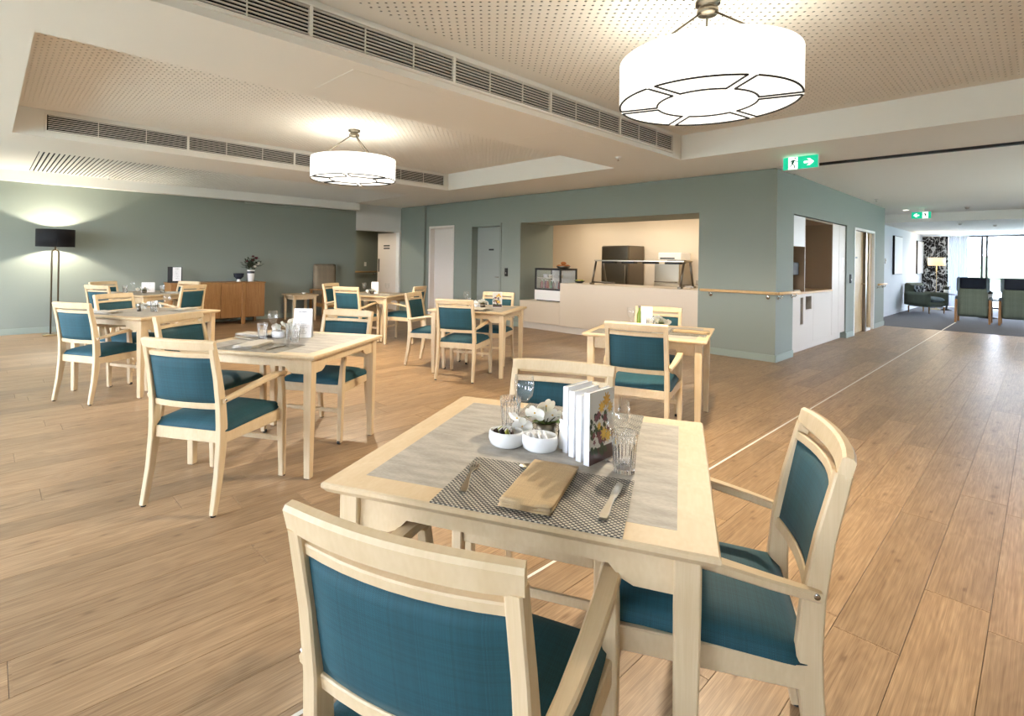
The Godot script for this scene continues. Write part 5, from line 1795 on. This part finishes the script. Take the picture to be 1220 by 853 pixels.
func tumbler(k: int, lx: float, lz: float, label: String) -> void:
	if not meshes.has("tumbler"):
		var s := ST()
		# fluted outside, smooth inside
		var n := 20
		for i in n:
			for h in 2:
				var t0 := TAU * (i + h * 0.5) / n
				var t1 := TAU * (i + h * 0.5 + 0.5) / n
				var r0 := 1.0 if h == 0 else 0.95
				var r1 := 0.95 if h == 0 else 1.0
				var prof := [Vector2(0.029, 0.0), Vector2(0.034, 0.07), Vector2(0.0375, 0.1), Vector2(0.038, 0.112)]
				for j in 3:
					var fl := [1.0, 1.0, 0.25, 0.0]
					var A := func(q: int, ang: float, rr: float) -> Vector3:
						var e: float = lerpf(1.0, rr, fl[q])
						return Vector3(cos(ang) * prof[q].x * e, prof[q].y, sin(ang) * prof[q].x * e)
					face(s, [A.call(j, t0, r0), A.call(j, t1, r1), A.call(j + 1, t1, r1), A.call(j + 1, t0, r0)], Vector3(cos((t0 + t1) / 2), 0, sin((t0 + t1) / 2)))
				face(s, [Vector3.ZERO, Vector3(cos(t0) * 0.029 * r0, 0, sin(t0) * 0.029 * r0), Vector3(cos(t1) * 0.029 * r1, 0, sin(t1) * 0.029 * r1)], Vector3.DOWN)
		lathe(s, [Vector2(0.038, 0.112), Vector2(0.036, 0.112), Vector2(0.0325, 0.07), Vector2(0.0265, 0.012), Vector2(0.0, 0.012)], 40)
		meshes.tumbler = done(s)
	one("glass_tumbler", meshes.tumbler, M.cut_glass, label, "tumbler", on(k, lx, lz, TH + 0.0008), 0.0, "fluted tumblers on the tables")

func bowl(k: int, lx: float, lz: float, label: String) -> void:
	if not meshes.has("bowl"):
		meshes.bowl = lm([Vector2(0.0, 0.0), Vector2(0.036, 0.0), Vector2(0.047, 0.008), Vector2(0.052, 0.026), Vector2(0.0505, 0.042), Vector2(0.048, 0.05), Vector2(0.046, 0.05), Vector2(0.047, 0.04), Vector2(0.045, 0.014), Vector2(0.034, 0.005), Vector2(0.0, 0.005)], 32, Vector2(1.12, 0.9))
	one("ramekin_bowl", meshes.bowl, M.porcelain, label, "bowl", on(k, lx, lz, TH + 0.0008), deg_to_rad(TB[k][1]), "white ramekin bowls")

func placemat(k: int, lx: float, lz: float, turn: float, label: String) -> void:
	if not meshes.has("placemat"):
		meshes.placemat = bm(Vector3(-0.23, 0, -0.16), Vector3(0.23, 0.0022, 0.16))
	one("woven_placemat", meshes.placemat, M.placemat, label, "placemat", on(k, lx, lz, TH + 0.0006), deg_to_rad(TB[k][1] + turn), "woven placemats")

func napkin(k: int, lx: float, lz: float, turn: float, label: String, white := false, lift := 0.003) -> void:
	var o := thing("folded_napkin", label, "napkin", on(k, lx, lz, TH + lift), deg_to_rad(TB[k][1] + turn), "folded napkins")
	if not meshes.has("fold0"):
		for i in 3:
			var s := ST(true)
			var w := 0.066
			var l := 0.145
			var th := 0.0026
			# a soft folded layer, rounded at the front fold
			var f := func(u: float, v: float) -> Vector3:
				var z := -l + 2.0 * l * u
				var a := TAU * v
				var e := pow(clampf((l - absf(z)) / 0.012, 0.0, 1.0), 0.5)
				return Vector3(signf(cos(a)) * pow(absf(cos(a)), 0.25) * w, th * signf(sin(a)) * pow(absf(sin(a)), 0.6) * e + 0.0006 * sin(z * 40.0 + i), z)
			var nu := 10
			var nv := 24
			for p in nu:
				for q in nv:
					var A: Vector3 = f.call(float(p) / nu, float(q) / nv)
					var B: Vector3 = f.call(float(p + 1) / nu, float(q) / nv)
					var C: Vector3 = f.call(float(p + 1) / nu, float(q + 1) / nv)
					var D: Vector3 = f.call(float(p) / nu, float(q + 1) / nv)
					var mid := (A + C) / 2.0
					var o2 := Vector3(mid.x * 0.02, mid.y, 0)
					face(s, [A, B, C], o2)
					face(s, [A, C, D], o2)
			meshes["fold%d" % i] = done(s)
	for i in 3:
		var pt := part("fold", meshes["fold%d" % i], M.napkin_white if white else M.napkin, o, Vector3(0.001 * i, 0.003 + i * 0.0056, -0.002 * i))
		pt.rotation.y = deg_to_rad([0.0, 0.6, -0.7][i])

func cutlery(kind: String, k: int, lx: float, lz: float, turn: float, label: String, lift := 0.003) -> void:
	# along local z, the handle at +z
	if not meshes.has(kind):
		var s := ST()
		if kind == "fork":
			sweep(s, [Vector3(0, 0.004, 0.1), Vector3(0, 0.006, 0.085), Vector3(0, 0.008, 0.04), Vector3(0, 0.01, -0.01), Vector3(0, 0.006, -0.04)], [Vector2(0.008, 0.0012), Vector2(0.0105, 0.0014), Vector2(0.0058, 0.0016), Vector2(0.0035, 0.0018), Vector2(0.007, 0.0014)], Vector3.RIGHT, 0.0008)
			sweep(s, [Vector3(0, 0.006, -0.04), Vector3(0, 0.003, -0.055), Vector3(0, 0.002, -0.065)], [Vector2(0.007, 0.0014), Vector2(0.012, 0.0012), Vector2(0.0125, 0.0012)], Vector3.RIGHT, 0.0006)
			for i in 4:
				sweep(s, [Vector3(-0.0105 + i * 0.007, 0.002, -0.064), Vector3(-0.0105 + i * 0.007, 0.003, -0.085), Vector3(-0.0105 + i * 0.007, 0.007, -0.104)], [Vector2(0.0019, 0.0011), Vector2(0.0017, 0.001), Vector2(0.001, 0.0008)], Vector3.RIGHT, 0.0003)
		elif kind == "knife":
			sweep(s, [Vector3(0, 0.004, 0.115), Vector3(0, 0.005, 0.1), Vector3(0, 0.006, 0.05), Vector3(0, 0.006, 0.0)], [Vector2(0.009, 0.003), Vector2(0.0115, 0.004), Vector2(0.008, 0.0035), Vector2(0.007, 0.003)], Vector3.RIGHT, 0.0015)
			sweep(s, [Vector3(0, 0.005, 0.0), Vector3(0.001, 0.004, -0.05), Vector3(0.001, 0.003, -0.095), Vector3(-0.003, 0.002, -0.112)], [Vector2(0.0085, 0.0012), Vector2(0.0105, 0.001), Vector2(0.009, 0.0009), Vector2(0.003, 0.0006)], Vector3.RIGHT, 0.0004)
		else:
			sweep(s, [Vector3(0, 0.004, 0.09), Vector3(0, 0.006, 0.075), Vector3(0, 0.008, 0.02), Vector3(0, 0.007, -0.03)], [Vector2(0.007, 0.0012), Vector2(0.009, 0.0013), Vector2(0.004, 0.0015), Vector2(0.003, 0.0016)], Vector3.RIGHT, 0.0006)
			for u in 6:
				for v in 12:
					var f := func(a: int, b: int) -> Vector3:
						var r := a / 6.0
						var t := TAU * b / 12.0
						return Vector3(cos(t) * r * 0.0165, 0.0015 + 0.0065 * r * r, -0.052 + sin(t) * r * 0.025)
					face(s, [f.call(u, v), f.call(u + 1, v), f.call(u + 1, v + 1), f.call(u, v + 1)] if u > 0 else [f.call(0, v), f.call(1, v), f.call(1, v + 1)], Vector3.UP)
					var dn := Vector3.DOWN * 0.0013
					face(s, [f.call(u, v) + dn, f.call(u + 1, v) + dn, f.call(u + 1, v + 1) + dn, f.call(u, v + 1) + dn] if u > 0 else [f.call(0, v) + dn, f.call(1, v) + dn, f.call(1, v + 1) + dn], Vector3.DOWN)
		meshes[kind] = done(s)
	one("table_" + kind, meshes[kind], M.steel, label, kind, on(k, lx, lz, TH + lift), deg_to_rad(TB[k][1] + turn), kind + "s on the tables")

func folder(k: int, lx: float, lz: float, turn: float, h: float, thick: float, depth: float, label: String, printed: bool) -> void:
	# a stiff menu folder standing on edge: local z runs from the spine inwards, x is its thickness
	var o := thing("menu_folder", label, "menu", on(k, lx, lz, TH + 0.0008), deg_to_rad(TB[k][1] + turn), "" if printed else "plain menu folders in the fan")
	part("cover", bm(Vector3(0, 0, 0), Vector3(0.0012, h, -depth)), M.paper, o)
	part("cover", bm(Vector3(-thick, 0, 0), Vector3(-thick + 0.0012, h, -depth)), M.paper, o)
	part("spine", bm(Vector3(-thick, 0, 0), Vector3(0.0012, h, 0.0012), 0.0003), M.paper, o)
	part("pages", bm(Vector3(-thick + 0.003, 0.003, -0.004), Vector3(-0.002, h - 0.003, -depth + 0.004)), M.paper, o)
	if printed:
		page(o, Vector3(0.0016, h / 2, -depth / 2), Vector2(depth, h), M.print, PI / 2)

func menu_card(k: int, lx: float, lz: float, turn: float, w: float, h: float, label: String, m: Material) -> void:
	# a folded card standing like a tent
	var o := thing("menu_card", label, "menu", on(k, lx, lz, TH + 0.0008), deg_to_rad(TB[k][1] + turn))
	for sd in [-1.0, 1.0]:
		var s := ST()
		var tilt := Basis(Vector3.RIGHT, sd * -0.14)
		obox(s, Transform3D(tilt, Vector3(0, h / 2 * cos(0.14), sd * h / 2 * sin(0.14))), Vector3(w / 2, h / 2, 0.0006))
		var lf := part("leaf", done(s), M.paper, o)
		var q := QuadMesh.new()
		q.size = Vector2(w * 0.96, h * 0.96)
		var pr := part("print", q, m, lf, Vector3(0, h / 2 * cos(0.14), sd * (h / 2 * sin(0.14) + 0.0012)))
		pr.basis = tilt if sd > 0 else Basis(Vector3.UP, PI) * Basis(Vector3.RIGHT, -0.14)

func shaker(k: int, lx: float, lz: float, label: String, cap: Material, body: Material) -> void:
	var o := thing("table_shaker", label, "shaker", on(k, lx, lz, TH + 0.0008))
	part("body", lm([Vector2(0.0, 0.0), Vector2(0.018, 0.0), Vector2(0.019, 0.02), Vector2(0.014, 0.055), Vector2(0.0, 0.055)], 16), body, o)
	part("cap", lm([Vector2(0.0145, 0.055), Vector2(0.0155, 0.06), Vector2(0.0155, 0.075), Vector2(0.008, 0.085), Vector2(0.0, 0.086)], 16), cap, o)

func flowers(k: int, lx: float, lz: float, label: String, scale_ := 1.0, sd := 1) -> void:
	# white orchid heads and green leaves in a small pot
	var o := thing("flower_pot", label, "flowers", on(k, lx, lz, TH + 0.0008), deg_to_rad(TB[k][1]))
	part("pot", lm([Vector2(0.0, 0.0), Vector2(0.03, 0.0), Vector2(0.036, 0.05), Vector2(0.033, 0.05), Vector2(0.027, 0.006), Vector2(0.0, 0.006)], 18), M.steel_dark, o)
	var rg := RandomNumberGenerator.new()
	rg.seed = sd * 31
	for i in 7:
		var s := ST()
		var a := rg.randf() * TAU
		leaf_blade(s, Vector3(0, 0.04, 0), Vector3(cos(a), 0.5, sin(a)).normalized(), rg.randf_range(0.06, 0.09) * scale_, 0.014)
		part("leaf", done(s), M.leaf, o)
	var spots := [Vector3(-0.085, 0.068, 0.055), Vector3(-0.03, 0.085, 0.035), Vector3(-0.06, 0.05, 0.085), Vector3(0.02, 0.075, 0.0), Vector3(0.06, 0.065, -0.02), Vector3(-0.01, 0.095, -0.03)]
	for i in spots.size():
		var p: Vector3 = spots[i] * scale_
		part("stem", tm([Vector3(0, 0.04, 0), Vector3(p.x * 0.5, p.y * 0.9 + 0.01, p.z * 0.5), p], [0.0016], 5), M.stem, o)
		var fl := part("orchid_head", orchid(), M.petal, o, p)
		fl.scale = Vector3.ONE * scale_
		fl.rotation = Vector3(rg.randf_range(0.2, 0.9), rg.randf_range(-0.8, 0.8), rg.randf_range(-0.3, 0.3))
		part("orchid_lip", lm([Vector2(0.0, 0.0), Vector2(0.0035, 0.003), Vector2(0.0, 0.008)], 8), M.bloom_yellow, fl, Vector3(0, 0, 0.003))

func orchid() -> ArrayMesh:
	if meshes.has("orchid"):
		return meshes.orchid
	# five broad rounded petals facing +z
	var s := ST()
	for k in 5:
		var a := PI / 2 + TAU * k / 5.0
		var w := 0.021 if k in [1, 4] else 0.014
		var d := Vector3(cos(a), sin(a), 0)
		var e := Vector3(-sin(a), cos(a), 0)
		for sd in [1.0, -1.0]:
			var q := [Vector3.ZERO]
			for i in 9:
				var t := PI * i / 8.0
				q.append(d * (0.019 - cos(t) * 0.0) + d * sin(t) * 0.016 + e * cos(t) * w + Vector3(0, 0, 0.006 - 0.004 * sin(t) + sd * 0.0004))
			for i in range(1, 9):
				face(s, [q[0], q[i], q[i + 1]], Vector3(0, 0, sd))
	meshes.orchid = done(s)
	return meshes.orchid

func sachets(k: int, lx: float, lz: float, cols: Array, label: String, grp: String) -> void:
	for i in 7:
		var s := ST()
		obox(s, Transform3D(Basis(Vector3.RIGHT, -0.35) , Vector3.ZERO), Vector3(0.015, 0.021, 0.002), 0.0008)
		var c: Material = cols[i % cols.size()]
		var o := thing("sugar_sachet", label, "sachet", on(k, lx - 0.027 + (i % 7) * 0.009, lz + (0.008 if i % 2 == 0 else -0.008), TH + 0.034), deg_to_rad(TB[k][1] + 80 + i * 4), grp)
		part("packet", done(s), c, o)
		part("seal", bm(Vector3(-0.015, 0.019, -0.0092), Vector3(0.015, 0.0225, -0.0078)), M.paper, o)

func build_table_settings() -> void:
	var t1 := "on the table with the menu folders"
	# the set table in front
	placemat(1, 0.062, 0.327, 0, "woven black and cream placemat under the tan napkin")
	placemat(1, 0.045, -0.322, 0, "woven placemat on the far side of the menu folders by the back chair")
	napkin(1, 0.066, 0.31, -2, "tan napkin folded on the woven placemat", false, 0.0036)
	cutlery("fork", 1, -0.13, 0.315, 12, "steel fork lying left of the tan napkin on the placemat", 0.0033)
	cutlery("knife", 1, 0.25, 0.31, -4, "steel knife lying right of the tan napkin on the placemat", 0.0033)
	cutlery("spoon", 1, 0.05, 0.178, 108, "steel dessert spoon crossing behind the tan napkin", 0.0033)
	bowl(1, -0.118, 0.035, "white ramekin of striped sugar sachets beside the flowers")
	bowl(1, -0.008, 0.033, "white ramekin of white sachets beside the menu folders")
	sachets(1, -0.118, 0.035, [mat(rgb8(60, 34, 34), 0.5), mat(rgb8(150, 158, 60), 0.5), mat(rgb8(40, 30, 44), 0.5)], "small striped sugar sachet standing in the white ramekin", "striped sachets")
	sachets(1, -0.008, 0.033, [M.paper], "small white sachet standing in the second ramekin", "white sachets")
	wine_glass(1, -0.128, -0.2, "wine glass standing behind the orchid flowers " + t1)
	tumbler(1, -0.157, -0.13, "fluted tumbler behind the striped sachets " + t1)
	wine_glass(1, 0.23, 0.03, "wine glass beside the flower print folder " + t1)
	tumbler(1, 0.258, 0.105, "fluted tumbler in front of the flower print folder " + t1)
	flowers(1, -0.02, -0.10, "small pot of white orchids between the ramekins and wine glass", 1.0, 3)
	shaker(1, 0.045, -0.075, "glass pepper shaker with steel cap behind the menu folders", M.chrome, mat(rgb8(46, 40, 36), 0.2))
	shaker(1, 0.058, -0.018, "white salt shaker touching the menu folders", M.porcelain, M.porcelain)
	var fx := [[0.078, 0.028, 0.205], [0.103, 0.056, 0.2], [0.130, 0.085, 0.196]]
	for q in fx:
		folder(1, q[0], q[1], -25, q[2], 0.017, 0.13, "plain white menu folder standing in the fan on the table", false)
	folder(1, 0.158, 0.108, -25, 0.212, 0.017, 0.13, "menu folder with yellow flowers printed on its cover", true)
	# lettered card table
	var t2 := "on the table with the lettered menu card"
	placemat(2, -0.02, 0.3, 0, "pale woven placemat at the chair end " + t2)
	napkin(2, -0.10, 0.27, 8, "cream napkin folded before the ramekin " + t2, true, 0.0036)
	cutlery("knife", 2, 0.1, 0.3, 2, "steel knife beside the cream napkin " + t2)
	cutlery("fork", 2, 0.0, 0.28, 4, "steel fork beside the cream napkin " + t2, 0.0035)
	napkin(2, -0.37, -0.13, 85, "cream napkin folded at the lamp wall side " + t2, true)
	cutlery("knife", 2, -0.34, 0.05, 80, "steel knife at the lamp wall side " + t2)
	cutlery("fork", 2, -0.36, 0.0, 84, "steel fork at the lamp wall side " + t2)
	wine_glass(2, -0.33, -0.26, "wine glass at the lamp wall side " + t2)
	tumbler(2, -0.25, -0.03, "fluted tumbler nearest the cream napkins " + t2)
	tumbler(2, -0.06, -0.09, "fluted tumbler beside the ramekin " + t2)
	tumbler(2, 0.05, 0.02, "fluted tumbler before the lettered menu card " + t2)
	bowl(2, -0.17, -0.11, "white ramekin between the tumblers " + t2)
	sachets(2, -0.17, -0.11, [M.paper, mat(rgb8(60, 60, 66), 0.5)], "small sachet standing in the ramekin by the lettered card", "sachets by the lettered card")
	flowers(2, -0.16, -0.24, "white flowers in a small pot beside the lettered menu card", 1.0, 5)
	menu_card(2, -0.02, -0.19, 16, 0.135, 0.215, "white folded menu card with dark script lettering", M.page0)
	# table between
	napkin(3, -0.25, 0.26, 80, "cream napkin at the lamp wall side of the table without menu card", true)
	napkin(3, 0.18, -0.3, 10, "cream napkin at the sideboard side on the table without menu card", true)
	cutlery("knife", 3, -0.15, 0.33, 80, "steel knife by the napkin on the table without menu card")
	cutlery("fork", 3, -0.2, 0.18, 80, "steel fork by the napkin on the table without menu card")
	shaker(3, -0.16, -0.06, "white salt shaker on the table without menu card", M.chrome, M.porcelain)
	shaker(3, -0.11, 0.0, "glass pepper shaker on the table without menu card", M.chrome, M.steel_dark)
	flowers(3, -0.02, -0.1, "white flowers in a pot with no menu card beside them", 0.9, 8)
	wine_glass(3, 0.02, -0.22, "wine glass beside the flowers on the table without menu card")
	tumbler(3, 0.06, -0.03, "fluted tumbler on the table without menu card")
	# sideboard table
	menu_card(4, -0.12, -0.12, 45, 0.18, 0.16, "wide white menu card on the table in front of the sideboard", M.page1)
	wine_glass(4, -0.32, -0.02, "wine glass on the table in front of the sideboard")
	tumbler(4, -0.33, 0.1, "fluted tumbler beside the wide menu card before the sideboard")
	tumbler(4, 0.08, -0.2, "fluted tumbler at the sideboard side of the wide menu card")
	flowers(4, 0.0, 0.05, "white flowers before the wide menu card", 0.9, 12)
	napkin(4, -0.35, 0.28, 80, "cream napkin at the lamp wall side before the sideboard", true)
	napkin(4, 0.34, -0.2, 80, "cream napkin at the hall side before the sideboard", true)
	# flower print card table
	placemat(5, 0.0, 0.3, 0, "pale woven placemat on the flower print card table")
	napkin(5, 0.1, 0.28, 5, "cream napkin on the flower print card table", true, 0.0036)
	menu_card(5, 0.17, -0.2, 18, 0.12, 0.19, "white menu card with printed yellow flowers standing by the ramekin", M.print)
	wine_glass(5, -0.3, -0.32, "wine glass on the flower print card table")
	bowl(5, -0.1, -0.2, "white ramekin on the flower print card table")
	flowers(5, 0.0, -0.13, "white flowers in a pot on the flower print card table", 0.9, 14)
	tumbler(5, -0.2, -0.16, "fluted tumbler on the flower print card table")
	cutlery("knife", 5, 0.22, 0.3, 0, "steel knife on the flower print card table")
	# armchair table
	menu_card(6, -0.08, -0.1, 20, 0.12, 0.2, "white menu card on the table by the high-back armchair", M.page1)
	wine_glass(6, -0.28, -0.08, "wine glass left of the menu card by the high-back armchair")
	wine_glass(6, 0.1, -0.2, "wine glass right of the menu card by the high-back armchair")
	flowers(6, -0.05, 0.04, "low white flowers on the table by the high-back armchair", 0.8, 17)
	napkin(6, 0.28, 0.2, 80, "cream napkin on the table by the high-back armchair", true)
	napkin(6, -0.3, 0.24, 10, "cream napkin beside the near chair of the armchair table", true)
	# servery table
	placemat(7, -0.2, 0.3, 0, "pale woven placemat at the chair facing the servery counter")
	placemat(7, 0.3, -0.02, 90, "pale woven placemat at the hall side of the servery table")
	napkin(7, 0.33, 0.0, 85, "tan napkin on the placemat of the servery table", false, 0.0036)
	cutlery("knife", 7, 0.28, 0.18, 85, "steel knife beside the tan napkin of the servery table", 0.0035)
	wine_glass(7, -0.22, -0.2, "wine glass on the servery table")
	menu_card(7, -0.08, -0.22, 12, 0.1, 0.19, "white menu card standing on the servery table", M.page1)
	var gb := thing("green_bottle", "slim green bottle beside the menu card on the servery table", "bottle", on(7, -0.15, -0.24, TH + 0.0008))
	part("body", lm([Vector2(0.0, 0.0), Vector2(0.022, 0.0), Vector2(0.024, 0.01), Vector2(0.024, 0.11), Vector2(0.01, 0.15), Vector2(0.01, 0.175)], 16), mat(rgb8(110, 130, 40), 0.25), gb)
	part("cap", lm([Vector2(0.012, 0.175), Vector2(0.012, 0.195), Vector2(0.0, 0.195)], 12), M.steel_dark, gb)
	flowers(7, 0.05, -0.16, "white flowers in a pot on the servery table", 1.0, 21)
	tumbler(7, -0.02, -0.05, "fluted tumbler on the servery table")
